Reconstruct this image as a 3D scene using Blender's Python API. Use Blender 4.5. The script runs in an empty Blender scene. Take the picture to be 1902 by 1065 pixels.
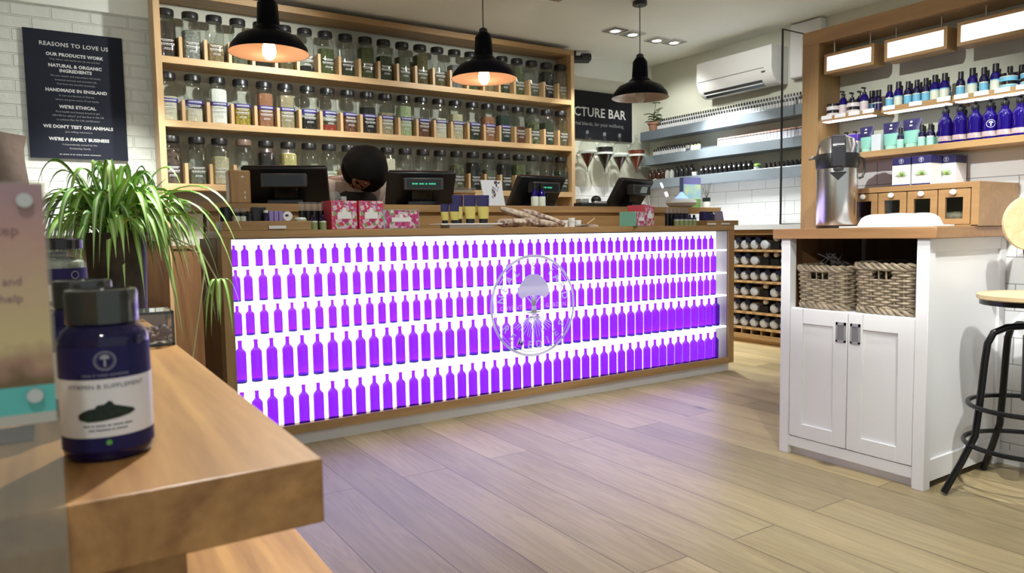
import bpy, bmesh, math, random
from mathutils import Vector, Matrix
random.seed(7)
PI = math.pi
sc = bpy.context.scene
COL = sc.collection

# ------------------------------------------------------------------ camera
YAW, PITCH, ROLL = 0.5747461538, -0.0737119547, -0.0160316147
Fv = Vector((math.sin(YAW)*math.cos(PITCH), math.cos(YAW)*math.cos(PITCH), math.sin(PITCH)))
R0 = Vector((math.cos(YAW), -math.sin(YAW), 0)); U0 = R0.cross(Fv)
Rv = math.cos(ROLL)*R0 + math.sin(ROLL)*U0
Uv = -math.sin(ROLL)*R0 + math.cos(ROLL)*U0
cd = bpy.data.cameras.new('camera'); cam = bpy.data.objects.new('camera', cd); COL.objects.link(cam)
cam.matrix_world = Matrix(((Rv.x, Uv.x, -Fv.x, 0), (Rv.y, Uv.y, -Fv.y, 0), (Rv.z, Uv.z, -Fv.z, 1.0), (0, 0, 0, 1)))
cd.sensor_width = 36; cd.lens = 1334.21*36/1902
cd.clip_start = 0.02; cd.clip_end = 60
cd.dof.use_dof = True; cd.dof.focus_distance = 3.9; cd.dof.aperture_fstop = 8.5
sc.camera = cam

# ------------------------------------------------------------------ world, exposure
w = bpy.data.worlds.new('world'); sc.world = w; w.use_nodes = True
w.node_tree.nodes['Background'].inputs[0].default_value = (0.93, 1.0, 0.97, 1)
w.node_tree.nodes['Background'].inputs[1].default_value = 0.60
sc.view_settings.view_transform = 'Standard'; sc.view_settings.look = 'None'
sc.view_settings.gamma = 1; sc.view_settings.exposure = 0.0
sc.view_settings.use_curve_mapping = False
try: sc.cycles.transparent_max_bounces = 20
except Exception: pass
BACKLIGHT = 2.1
DOWNLIGHT = 26.0

# ------------------------------------------------------------------ material helpers
def nn(nt, t, **k):
    n = nt.nodes.new(t)
    for a, b in k.items(): setattr(n, a, b)
    return n
def sset(node, name, v):
    if name in node.inputs: node.inputs[name].default_value = v
def pm(name, col, rough=0.5, metal=0.0, spec=0.5, noise=0.0, nscale=20.0, bump=0.0, emit=None, estr=0.0, coat=0.0, col2=None, alpha=1.0):
    m = bpy.data.materials.new(name); m.use_nodes = True
    nt = m.node_tree; b = nt.nodes['Principled BSDF']
    c = (*col, 1)
    b.inputs['Base Color'].default_value = c
    b.inputs['Roughness'].default_value = rough; b.inputs['Metallic'].default_value = metal
    sset(b, 'Specular IOR Level', spec); sset(b, 'Coat Weight', coat)
    if alpha < 1: b.inputs['Alpha'].default_value = alpha
    if emit: sset(b, 'Emission Color', (*emit, 1)); sset(b, 'Emission Strength', estr)
    tc = nn(nt, 'ShaderNodeTexCoord'); nz = nn(nt, 'ShaderNodeTexNoise'); nz.inputs['Scale'].default_value = nscale
    nz.inputs['Detail'].default_value = 3
    nt.links.new(tc.outputs['Object'], nz.inputs['Vector'])
    if noise > 0 or col2:
        r = nn(nt, 'ShaderNodeValToRGB')
        c2 = col2 if col2 else tuple(max(0, x*(1-noise)) for x in col)
        r.color_ramp.elements[0].color = (*c2, 1); r.color_ramp.elements[1].color = c
        r.color_ramp.elements[0].position = 0.38; r.color_ramp.elements[1].position = 0.62
        nt.links.new(nz.outputs['Fac'], r.inputs['Fac']); nt.links.new(r.outputs['Color'], b.inputs['Base Color'])
    if bump > 0:
        bp = nn(nt, 'ShaderNodeBump'); bp.inputs['Strength'].default_value = bump; bp.inputs['Distance'].default_value = 0.01
        nt.links.new(nz.outputs['Fac'], bp.inputs['Height']); nt.links.new(bp.outputs['Normal'], b.inputs['Normal'])
    return m
def wood(name, ca, cb, axis='X', scale=1.0, rough=0.45, bump=0.08):
    m = bpy.data.materials.new(name); m.use_nodes = True
    nt = m.node_tree; b = nt.nodes['Principled BSDF']; b.inputs['Roughness'].default_value = rough
    tc = nn(nt, 'ShaderNodeTexCoord'); mp = nn(nt, 'ShaderNodeMapping')
    s = [14*scale]*3; s['XYZ'.index(axis)] = 0.9*scale
    mp.inputs['Scale'].default_value = s
    nt.links.new(tc.outputs['Object'], mp.inputs['Vector'])
    n1 = nn(nt, 'ShaderNodeTexNoise'); n1.inputs['Scale'].default_value = 1.0; n1.inputs['Detail'].default_value = 5; n1.inputs['Distortion'].default_value = 1.2
    n2 = nn(nt, 'ShaderNodeTexNoise'); n2.inputs['Scale'].default_value = 7.0; n2.inputs['Detail'].default_value = 4
    nt.links.new(mp.outputs[0], n1.inputs['Vector']); nt.links.new(mp.outputs[0], n2.inputs['Vector'])
    mx = nn(nt, 'ShaderNodeMath', operation='MULTIPLY_ADD'); mx.inputs[1].default_value = 0.35
    nt.links.new(n2.outputs['Fac'], mx.inputs[0]); nt.links.new(n1.outputs['Fac'], mx.inputs[2])
    r = nn(nt, 'ShaderNodeValToRGB')
    r.color_ramp.elements[0].position = 0.45; r.color_ramp.elements[1].position = 0.88
    r.color_ramp.elements[0].color = (*cb, 1); r.color_ramp.elements[1].color = (*ca, 1)
    nt.links.new(mx.outputs[0], r.inputs['Fac']); nt.links.new(r.outputs['Color'], b.inputs['Base Color'])
    bp = nn(nt, 'ShaderNodeBump'); bp.inputs['Strength'].default_value = bump; bp.inputs['Distance'].default_value = 0.004
    nt.links.new(mx.outputs[0], bp.inputs['Height']); nt.links.new(bp.outputs['Normal'], b.inputs['Normal'])
    return m
def glass(name, tint, gloss=0.0, rough=0.03, power=1.45, body=None, bodyfac=0.0):
    """thin-walled glass: tinted see-through plus a mirror-like sheen that grows towards grazing angles"""
    m = bpy.data.materials.new(name); m.use_nodes = True
    nt = m.node_tree; nt.nodes.remove(nt.nodes['Principled BSDF'])
    out = nt.nodes['Material Output']
    t = nn(nt, 'ShaderNodeBsdfTransparent'); t.inputs[0].default_value = (*tint, 1)
    g = nn(nt, 'ShaderNodeBsdfGlossy'); g.inputs['Roughness'].default_value = rough
    lw = nn(nt, 'ShaderNodeLayerWeight'); lw.inputs['Blend'].default_value = 0.5
    pw = nn(nt, 'ShaderNodeMath', operation='POWER'); pw.inputs[1].default_value = 5
    nt.links.new(lw.outputs['Facing'], pw.inputs[0])
    f0 = ((power-1)/(power+1))**2
    fr = nn(nt, 'ShaderNodeMath', operation='MULTIPLY_ADD'); fr.inputs[1].default_value = 1-f0; fr.inputs[2].default_value = f0
    nt.links.new(pw.outputs[0], fr.inputs[0])
    base = t
    if body:
        d = nn(nt, 'ShaderNodeBsdfDiffuse'); d.inputs[0].default_value = (*body, 1)
        mb = nn(nt, 'ShaderNodeMixShader'); mb.inputs[0].default_value = bodyfac
        nt.links.new(t.outputs[0], mb.inputs[1]); nt.links.new(d.outputs[0], mb.inputs[2]); base = mb
    mx = nn(nt, 'ShaderNodeMixShader')
    ad = nn(nt, 'ShaderNodeMath', operation='ADD', use_clamp=True); ad.inputs[1].default_value = gloss
    nt.links.new(fr.outputs[0], ad.inputs[0]); nt.links.new(ad.outputs[0], mx.inputs[0])
    nt.links.new(base.outputs[0], mx.inputs[1]); nt.links.new(g.outputs[0], mx.inputs[2])
    nt.links.new(mx.outputs[0], out.inputs['Surface'])
    return m
def emis(name, col, s):
    m = bpy.data.materials.new(name); m.use_nodes = True
    b = m.node_tree.nodes['Principled BSDF']; b.inputs['Base Color'].default_value = (*col, 1)
    sset(b, 'Emission Color', (*col, 1)); sset(b, 'Emission Strength', s)
    return m
def tiles(name, base, grout, bw, bh, plane, off=(0, 0), rough=0.2, mort=0.004, bump=0.3, noise=0.0, half=0.5, col2=None):
    """running-bond tiles or bricks on a wall; plane 'X' = wall across x, 'Y' = wall across y"""
    m = bpy.data.materials.new(name); m.use_nodes = True
    nt = m.node_tree; b = nt.nodes['Principled BSDF']; b.inputs['Roughness'].default_value = rough
    tc = nn(nt, 'ShaderNodeTexCoord'); sp = nn(nt, 'ShaderNodeSeparateXYZ'); cb = nn(nt, 'ShaderNodeCombineXYZ')
    nt.links.new(tc.outputs['Object'], sp.inputs[0])
    nt.links.new(sp.outputs['Y' if plane == 'X' else 'X'], cb.inputs[0]); nt.links.new(sp.outputs['Z'], cb.inputs[1])
    mp = nn(nt, 'ShaderNodeMapping'); mp.inputs['Location'].default_value = (off[0], off[1], 0)
    nt.links.new(cb.outputs[0], mp.inputs['Vector'])
    br = nn(nt, 'ShaderNodeTexBrick'); br.offset = half
    br.inputs['Scale'].default_value = 1; br.inputs['Brick Width'].default_value = bw; br.inputs['Row Height'].default_value = bh
    br.inputs['Mortar Size'].default_value = mort; br.inputs['Mortar Smooth'].default_value = 0.3
    br.inputs['Color1'].default_value = (*base, 1); br.inputs['Color2'].default_value = (*(col2 or base), 1); br.inputs['Mortar'].default_value = (*grout, 1)
    nt.links.new(mp.outputs[0], br.inputs['Vector']); nt.links.new(br.outputs['Color'], b.inputs['Base Color'])
    bp = nn(nt, 'ShaderNodeBump'); bp.inputs['Strength'].default_value = bump; bp.inputs['Distance'].default_value = 0.01; bp.invert = True
    if noise > 0:
        nz = nn(nt, 'ShaderNodeTexNoise'); nz.inputs['Scale'].default_value = 16; nz.inputs['Detail'].default_value = 6
        nt.links.new(tc.outputs['Object'], nz.inputs['Vector'])
        ma = nn(nt, 'ShaderNodeMath', operation='MULTIPLY_ADD'); ma.inputs[1].default_value = -noise
        nt.links.new(nz.outputs['Fac'], ma.inputs[0]); nt.links.new(br.outputs['Fac'], ma.inputs[2])
        nt.links.new(ma.outputs[0], bp.inputs['Height'])
    else: nt.links.new(br.outputs['Fac'], bp.inputs['Height'])
    nt.links.new(bp.outputs['Normal'], b.inputs['Normal'])
    return m

# ------------------------------------------------------------------ mesh helpers
class MB:
    def __init__(s): s.v = []; s.f = []; s.m = []
    def add(s, vs, fs, mi=0):
        o = len(s.v); s.v += [tuple(v) for v in vs]; s.f += [tuple(i+o for i in f) for f in fs]; s.m += [mi]*len(fs); return s
    def box(s, x0, x1, y0, y1, z0, z1, mi=0):
        v = [(x, y, z) for x in (x0, x1) for y in (y0, y1) for z in (z0, z1)]
        return s.add(v, [(0, 1, 3, 2), (4, 6, 7, 5), (0, 4, 5, 1), (2, 3, 7, 6), (0, 2, 6, 4), (1, 5, 7, 3)], mi)
    def lathe(s, prof, n=16, mi=0, c=(0, 0, 0), mis=None, a0=0, a1=2*PI, sq=None):
        full = abs(a1-a0-2*PI) < 1e-6; k = n if full else n+1
        vs = []
        for r, z in prof:
            for i in range(k):
                a = a0+(a1-a0)*i/n; rx = r
                if sq:  # rounded square section
                    ca, sa = abs(math.cos(a)), abs(math.sin(a)); rx = r/((ca**sq+sa**sq)**(1/sq))
                vs.append((c[0]+rx*math.cos(a), c[1]+rx*math.sin(a), c[2]+z))
        for j in range(len(prof)-1):
            fs = []
            for i in range(n):
                i2 = (i+1) % k
                fs.append((j*k+i, j*k+i2, (j+1)*k+i2, (j+1)*k+i))
            if j == 0: base = len(s.v); s.add(vs, [], mi)
            s.f += [tuple(i+base for i in f) for f in fs]; s.m += [(mis[j] if mis else mi)]*len(fs)
        return s
    def tube(s, pts, r, n=8, mi=0, cap=True, closed=False):
        pts = [Vector(p) for p in pts]; N = len(pts); rs = r if isinstance(r, (list, tuple)) else [r]*N
        T = []
        for i in range(N):
            a = pts[i-1] if (i > 0 or closed) else pts[i]; b = pts[(i+1) % N] if (i < N-1 or closed) else pts[i]
            T.append((b-a).normalized())
        up = Vector((0, 0, 1)) if abs(T[0].z) < 0.9 else Vector((1, 0, 0))
        nrm = T[0].cross(up).normalized(); vs = []
        for i in range(N):
            nrm = (nrm-T[i]*nrm.dot(T[i])); nrm = nrm.normalized() if nrm.length > 1e-6 else T[i].orthogonal().normalized()
            bt = T[i].cross(nrm)
            for k in range(n):
                a = 2*PI*k/n; vs.append(pts[i]+(nrm*math.cos(a)+bt*math.sin(a))*rs[i])
        fs = []
        for i in range(N if closed else N-1):
            for k in range(n):
                k2 = (k+1) % n; j = (i+1) % N
                fs.append((i*n+k, i*n+k2, j*n+k2, j*n+k))
        if cap and not closed: fs += [tuple(range(n))[::-1], tuple((N-1)*n+k for k in range(n))]
        return s.add(vs, fs, mi)
    def prism(s, poly, a, b, plane='XY', mi=0):
        n = len(poly)
        def P(u, v, d): return (u, v, d) if plane == 'XY' else (u, d, v) if plane == 'XZ' else (d, u, v)
        vs = [P(u, v, a) for u, v in poly]+[P(u, v, b) for u, v in poly]
        return s.add(vs, [tuple(range(n))[::-1], tuple(range(n, 2*n))]+[(i, (i+1) % n, (i+1) % n+n, i+n) for i in range(n)], mi)
    def ell(s, c, r, n=12, m=8, mi=0):
        vs = []; fs = []
        for j in range(m+1):
            t = PI*j/m
            for i in range(n):
                a = 2*PI*i/n; vs.append((c[0]+r[0]*math.sin(t)*math.cos(a), c[1]+r[1]*math.sin(t)*math.sin(a), c[2]+r[2]*math.cos(t)))
        for j in range(m):
            for i in range(n):
                i2 = (i+1) % n; fs.append((j*n+i, (j+1)*n+i, (j+1)*n+i2, j*n+i2))
        return s.add(vs, fs, mi)
    def mesh(s, name, mats, smooth=True, fixn=True):
        me = bpy.data.meshes.new(name); me.from_pydata(s.v, [], s.f)
        for m in mats: me.materials.append(m)
        me.polygons.foreach_set('material_index', s.m)
        if fixn:
            bm = bmesh.new(); bm.from_mesh(me)
            bmesh.ops.remove_doubles(bm, verts=bm.verts, dist=1e-5)
            bmesh.ops.recalc_face_normals(bm, faces=bm.faces); bm.to_mesh(me); bm.free()
        if smooth:
            me.polygons.foreach_set('use_smooth', [True]*len(me.polygons))
            try: me.set_sharp_from_angle(angle=0.62)
            except Exception: pass
        me.update(); return me
    def obj(s, name, mats, parent=None, loc=(0, 0, 0), rz=0, bev=0, smooth=True, fixn=True, label=None):
        if not isinstance(mats, (list, tuple)): mats = [mats]
        o = bpy.data.objects.new(name, s.mesh(name, mats, smooth, fixn)); COL.objects.link(o)
        o.location = loc; o.rotation_euler = (0, 0, rz)
        if parent: o.parent = parent
        if bev:
            b = o.modifiers.new('bevel', 'BEVEL'); b.width = bev; b.segments = 2; b.limit_method = 'ANGLE'; b.angle_limit = 0.6
        if label: o['label'] = label
        return o
def tag(o, label, cat, group=None, kind=None):
    o['label'] = label; o['category'] = cat
    if group: o['group'] = group
    if kind: o['kind'] = kind
    return o
def thing(name, label, cat, loc=(0, 0, 0), rz=0, group=None):
    o = bpy.data.objects.new(name, None); COL.objects.link(o); o.empty_display_size = 0.05
    o.location = loc; o.rotation_euler = (0, 0, rz)
    return tag(o, label, cat, group)
def struct(o): o['kind'] = 'structure'; return o
def dup(o, loc=None, rz=None, label=None, group=None, parent=None):
    c = o.copy(); COL.objects.link(c)
    if loc is not None: c.location = loc
    if rz is not None: c.rotation_euler = (0, 0, rz)
    if label: c['label'] = label
    if group: c['group'] = group
    if parent: c.parent = parent
    for ch in list(KIDS.get(o.name, [])): KIDS.setdefault(c.name, []).append(dup(ch, parent=c))
    return c
KIDS = {}
def remember(root):
    for o in list(COL.objects):
        p = o.parent
        if p and (p == root or p.parent == root): 
            L = KIDS.setdefault(p.name, [])
            if o not in L: L.append(o)
    return root
def text_geo(s, size=1.0, align='CENTER', spacing=1.0, bold=0.0):
    cu = bpy.data.curves.new('t', 'FONT'); cu.body = s; cu.size = size; cu.align_x = align; cu.resolution_u = 2
    cu.space_character = spacing; cu.offset = bold
    o = bpy.data.objects.new('t', cu); COL.objects.link(o)
    dg = bpy.context.evaluated_depsgraph_get(); me = bpy.data.meshes.new_from_object(o.evaluated_get(dg))
    vs = [tuple(v.co) for v in me.vertices]; fs = [tuple(p.vertices) for p in me.polygons]
    bpy.data.objects.remove(o); bpy.data.curves.remove(cu); bpy.data.meshes.remove(me)
    return vs, fs
def put_text(mb, s, size, fn, mi=0, **k):
    vs, fs = text_geo(s, size, **k); mb.add([fn(v[0], v[1]) for v in vs], fs, mi)

def dashes(mb, lens, size, fn, mi=0):
    """a line of print too small to read: one short bar per word, centred"""
    tot = sum(lens)*size*.55+(len(lens)-1)*size*.45; x = -tot/2
    for n in lens:
        w_ = n*size*.55; k = max(1, int(w_/size)); 
        for j in range(k): mb.add([fn(x+w_*(j+u)/k, v) for u, v in ((0, 0), (.86, 0), (.86, size*.62), (0, size*.62))], [(0, 1, 2, 3)], mi)
        x += w_+size*.45

# ------------------------------------------------------------------ materials
OAK = wood('oak', (0.45, 0.275, 0.12), (0.30, 0.17, 0.068), 'X')
OAKY = wood('oak_y', (0.45, 0.275, 0.12), (0.30, 0.17, 0.068), 'Y')
OAKZ = wood('oak_z', (0.45, 0.275, 0.12), (0.30, 0.17, 0.068), 'Z')
PINE = wood('light_oak', (0.68, 0.46, 0.245), (0.53, 0.34, 0.165), 'X')
PINEZ = wood('light_oak_z', (0.68, 0.46, 0.245), (0.53, 0.34, 0.165), 'Z')
BROWN = wood('brown_panel', (0.26, 0.135, 0.06), (0.17, 0.08, 0.035), 'Z')
TOPW = wood('worktop', (0.36, 0.195, 0.085), (0.26, 0.13, 0.052), 'Y')
SHW = wood('wall_unit_wood', (0.46, 0.29, 0.13), (0.34, 0.20, 0.08), 'Y')
SHZ = wood('wall_unit_wood_z', (0.46, 0.29, 0.13), (0.34, 0.20, 0.08), 'Z')
TAB = wood('table_wood', (0.45, 0.232, 0.078), (0.20, 0.086, 0.026), 'Y', 1.0, 0.36)
TABX = wood('table_end_grain', (0.40, 0.215, 0.09), (0.25, 0.125, 0.048), 'X', 1.6, 0.5)
BIRCH = wood('pale_ply', (0.74, 0.58, 0.36), (0.60, 0.44, 0.24), 'Y', 2.0)
WHITE = pm('white_paint', (0.78, 0.775, 0.80), 0.4)
WSAT = pm('white_gloss', (0.82, 0.82, 0.82), 0.22)
BLACK = pm('black_plastic', (0.012, 0.012, 0.014), 0.35)
BLKG = pm('black_gloss', (0.010, 0.010, 0.012), 0.15)
BLKM = pm('black_metal', (0.008, 0.008, 0.010), 0.30, 0.3)
DGREY = pm('dark_grey', (0.05, 0.05, 0.055), 0.5)
STEEL = pm('steel', (0.50, 0.53, 0.58), 0.28, 1.0)
STEELR = pm('steel_shelf', (0.30, 0.36, 0.43), 0.35, 0.6)
CHROME = pm('chrome', (0.75, 0.75, 0.78), 0.15, 1.0)
NAVY = pm('navy', (0.022, 0.018, 0.10), 0.4)
COBALT = pm('cobalt_glass', (0.010, 0.003, 0.13), 0.06, 0, 0.35)
COBD = pm('cobalt_dark_glass', (0.008, 0.005, 0.045), 0.08, 0, 0.6)
CREAM = pm('cream_label', (0.68, 0.72, 0.62), 0.5)
PAPER = pm('white_paper', (0.80, 0.80, 0.80), 0.6)
PKLAB = pm('pink_label', (0.72, 0.60, 0.64), 0.5)
SKY = pm('sky_blue_label', (0.16, 0.47, 0.68), 0.5)
MINT = pm('mint', (0.22, 0.52, 0.44), 0.5)
MINTL = pm('light_mint', (0.38, 0.72, 0.62), 0.5)
AMBER = pm('amber_glass', (0.035, 0.012, 0.006), 0.08, 0, 0.6)
CLEAR = glass('clear_glass', (0.88, 0.905, 0.89), gloss=0.02, power=1.6)
CLEARP = glass('clear_plastic', (0.86, 0.87, 0.87), body=(0.8, 0.8, 0.82), bodyfac=0.10)
PANE = glass('glass_pane', (0.985, 0.985, 0.985), power=1.25)
VIOLET = glass('violet_glass', (0.385, 0.09, 0.80), power=1.4)
VIOBASE = glass('violet_glass_base', (0.10, 0.04, 0.30), power=1.4)
LIGHTPANEL = emis('light_panel', (0.96, 0.96, 1.0), BACKLIGHT)
BOXLIGHT = emis('light_box_front', (1.0, 0.99, 0.96), 3.0)
STRIP = emis('led_strip', (0.97, 0.98, 1.0), 3.5)
INKW = pm('white_ink', (0.62, 0.62, 0.62), 0.6)

# world-coordinate vertices -> local to an unrotated parent
def W(mb, name, mats, root, **k):
    l = root.location; mb.v = [(x-l.x, y-l.y, z-l.z) for x, y, z in mb.v]
    return mb.obj(name, mats, root, **k)
def solo(mb, name, mats, loc, **k):
    mb.v = [(x-loc[0], y-loc[1], z-loc[2]) for x, y, z in mb.v]
    return mb.obj(name, mats, None, loc=loc, **k)

# ------------------------------------------------------------------ room shell
def floor_mat():
    m = bpy.data.materials.new('floor_planks'); m.use_nodes = True
    nt = m.node_tree; b = nt.nodes['Principled BSDF']; L = nt.links.new
    tc = nn(nt, 'ShaderNodeTexCoord'); sp = nn(nt, 'ShaderNodeSeparateXYZ'); cb = nn(nt, 'ShaderNodeCombineXYZ')
    L(tc.outputs['Object'], sp.inputs[0]); L(sp.outputs['Y'], cb.inputs[0]); L(sp.outputs['X'], cb.inputs[1])
    mp = nn(nt, 'ShaderNodeMapping'); mp.inputs['Location'].default_value = (-0.79, -0.148, 0); L(cb.outputs[0], mp.inputs['Vector'])
    br = nn(nt, 'ShaderNodeTexBrick'); br.offset = 0.62; br.offset_frequency = 2
    for k, v in (('Scale', 1), ('Brick Width', 1.9), ('Row Height', 0.2085), ('Mortar Size', 0.0018), ('Mortar Smooth', 0.2), ('Bias', 0.0)): br.inputs[k].default_value = v
    br.inputs['Color1'].default_value = (0.1, 0.1, 0.1, 1); br.inputs['Color2'].default_value = (0.9, 0.9, 0.9, 1); br.inputs['Mortar'].default_value = (0, 0, 0, 1)
    L(mp.outputs[0], br.inputs['Vector'])
    # grain: long along y, shifted from board to board
    sc3 = nn(nt, 'ShaderNodeVectorMath', operation='MULTIPLY'); sc3.inputs[1].default_value = (0, 0, 9); L(br.outputs['Color'], sc3.inputs[0])
    ad = nn(nt, 'ShaderNodeVectorMath', operation='ADD'); L(tc.outputs['Object'], ad.inputs[0]); L(sc3.outputs[0], ad.inputs[1])
    m2 = nn(nt, 'ShaderNodeMapping'); m2.inputs['Scale'].default_value = (7, 0.55, 1); L(ad.outputs[0], m2.inputs['Vector'])
    n1 = nn(nt, 'ShaderNodeTexNoise'); n1.inputs['Scale'].default_value = 1; n1.inputs['Detail'].default_value = 4; n1.inputs['Distortion'].default_value = 0.5; L(m2.outputs[0], n1.inputs['Vector'])
    # ring bands from the noise contour
    mu = nn(nt, 'ShaderNodeMath', operation='MULTIPLY'); mu.inputs[1].default_value = 80; L(n1.outputs['Fac'], mu.inputs[0])
    si = nn(nt, 'ShaderNodeMath', operation='SINE'); L(mu.outputs[0], si.inputs[0])
    m3 = nn(nt, 'ShaderNodeMapping'); m3.inputs['Scale'].default_value = (90, 4, 1); L(ad.outputs[0], m3.inputs['Vector'])
    n2 = nn(nt, 'ShaderNodeTexNoise'); n2.inputs['Scale'].default_value = 1; n2.inputs['Detail'].default_value = 3; L(m3.outputs[0], n2.inputs['Vector'])
    r = nn(nt, 'ShaderNodeValToRGB'); r.color_ramp.elements[0].position = 0.25; r.color_ramp.elements[1].position = 0.70
    r.color_ramp.elements[0].color = (0.365, 0.275, 0.150, 1); r.color_ramp.elements[1].color = (0.465, 0.370, 0.208, 1)
    L(n1.outputs['Fac'], r.inputs['Fac'])
    # per board tone
    sx = nn(nt, 'ShaderNodeSeparateXYZ'); L(br.outputs['Color'], sx.inputs[0])
    tone = nn(nt, 'ShaderNodeMapRange'); tone.inputs['To Min'].default_value = 0.70; tone.inputs['To Max'].default_value = 1.22; L(sx.outputs[0], tone.inputs['Value'])
    g = nn(nt, 'ShaderNodeMapRange'); g.inputs['From Min'].default_value = -1; g.inputs['To Min'].default_value = 0.88; g.inputs['To Max'].default_value = 1.03; L(si.outputs[0], g.inputs['Value'])
    g2 = nn(nt, 'ShaderNodeMapRange'); g2.inputs['To Min'].default_value = 0.86; g2.inputs['To Max'].default_value = 1.12; L(n2.outputs['Fac'], g2.inputs['Value'])
    a = nn(nt, 'ShaderNodeMath', operation='MULTIPLY'); L(tone.outputs[0], a.inputs[0]); L(g.outputs[0], a.inputs[1])
    a2 = nn(nt, 'ShaderNodeMath', operation='MULTIPLY'); L(a.outputs[0], a2.inputs[0]); L(g2.outputs[0], a2.inputs[1])
    # knots
    m4 = nn(nt, 'ShaderNodeMapping'); m4.inputs['Scale'].default_value = (3.6, 1.9, 1); L(tc.outputs['Object'], m4.inputs['Vector'])
    vo = nn(nt, 'ShaderNodeTexVoronoi'); vo.inputs['Scale'].default_value = 1.0; L(m4.outputs[0], vo.inputs['Vector'])
    kn = nn(nt, 'ShaderNodeMapRange', interpolation_type='SMOOTHSTEP'); kn.inputs['From Min'].default_value = 0.02; kn.inputs['From Max'].default_value = 0.13; kn.inputs['To Min'].default_value = 0.30; L(vo.outputs['Distance'], kn.inputs['Value'])
    a3 = nn(nt, 'ShaderNodeMath', operation='MULTIPLY'); L(a2.outputs[0], a3.inputs[0]); L(kn.outputs[0], a3.inputs[1])
    mo = nn(nt, 'ShaderNodeMapRange'); mo.inputs['To Min'].default_value = 1.0; mo.inputs['To Max'].default_value = 0.25; L(br.outputs['Fac'], mo.inputs['Value'])
    a4 = nn(nt, 'ShaderNodeMath', operation='MULTIPLY'); L(a3.outputs[0], a4.inputs[0]); L(mo.outputs[0], a4.inputs[1])
    vm = nn(nt, 'ShaderNodeVectorMath', operation='SCALE'); L(r.outputs['Color'], vm.inputs[0]); L(a4.outputs[0], vm.inputs['Scale'])
    L(vm.outputs[0], b.inputs['Base Color']); b.inputs['Roughness'].default_value = 0.34
    bp = nn(nt, 'ShaderNodeBump'); bp.inputs['Strength'].default_value = 0.12; bp.inputs['Distance'].default_value = 0.003; L(a4.outputs[0], bp.inputs['Height']); L(bp.outputs['Normal'], b.inputs['Normal'])
    return m
FLOOR = floor_mat()
CEIL = pm('ceiling_paint', (0.87, 0.89, 0.84), 0.9, noise=0.03, nscale=1.5)
PAINT = pm('wall_paint', (0.66, 0.66, 0.56), 0.85, noise=0.03, nscale=2)
BRICK = tiles('painted_brick', (0.69, 0.71, 0.66), (0.655, 0.67, 0.62), 0.225, 0.082, 'Y', rough=0.75, mort=0.007, bump=0.9, noise=0.9)
TILEX = tiles('white_tiles_side', (0.80, 0.81, 0.83), (0.35, 0.35, 0.36), 0.30, 0.118, 'X', off=(0.12, 0.05), mort=0.0022, bump=0.12)
TILEN = tiles('white_tiles_near', (0.80, 0.80, 0.83), (0.33, 0.33, 0.35), 0.40, 0.1115, 'X', off=(0.05, 0.022), mort=0.0022, bump=0.12)
TILEY = tiles('white_tiles_back', (0.80, 0.81, 0.83), (0.35, 0.35, 0.36), 0.30, 0.118, 'Y', off=(0.1, 0.05), mort=0.0022, bump=0.12)
struct(MB().box(-3, 5.6, -1.6, 5.85, -0.1, 0).obj('floor', FLOOR, smooth=False))
struct(MB().box(-3, 5.6, -1.6, 5.85, 2.74, 2.84).obj('ceiling', CEIL, smooth=False))
o = MB().box(0.72, 5.5, 5.73, 5.85, 0, 2.74, 0).box(-3, 0.72, 5.73, 5.85, 0, 2.74, 1)
struct(o.obj('wall_back', [PAINT, BRICK], smooth=False))
struct(MB().box(5.5, 5.6, -1.6, 5.85, 0, 2.74).obj('wall_right', PAINT, smooth=False))
struct(MB().box(-3.1, -3, -1.6, 5.85, 0, 2.74).obj('wall_left', PAINT, smooth=False))
struct(MB().box(3.35, 3.45, -1.6, 2.236, 1.31, 1.955, 1).box(3.35, 3.45, -1.6, 2.236, 0, 1.31, 0).obj('wall_partition', [TILEN, PAINT], smooth=False))
struct(MB().box(4.0, 5.485, 5.715, 5.73, 0, 1.46).obj('trim_1', TILEY, smooth=False))
struct(MB().box(5.485, 5.5, 2.3, 5.715, 0, 1.45).obj('trim_2', TILEX, smooth=False))
struct(MB().box(-3, 5.5, 5.69, 5.73, 2.545, 2.74).obj('trim_3', CEIL, smooth=False))
struct(MB().box(3.338, 3.35, -1.6, 1.40, 0, 0.06).obj('baseboard_right', WHITE, smooth=False))
# narrow glass screen standing on the rack's worktop, by the far right wall
g = MB().box(5.13, 5.49, 3.80, 3.808, 1.047, 2.62, 0)
g2 = MB().box(5.122, 5.134, 3.798, 3.810, 1.047, 2.62, 0).box(5.122, 5.49, 3.798, 3.810, 1.040, 1.047, 0).box(5.122, 5.49, 3.798, 3.81, 2.62, 2.627, 0)
wg = g2.obj('window_1', BLACK, smooth=False); struct(wg)
g.obj('pane', PANE, wg, smooth=False)

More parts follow.
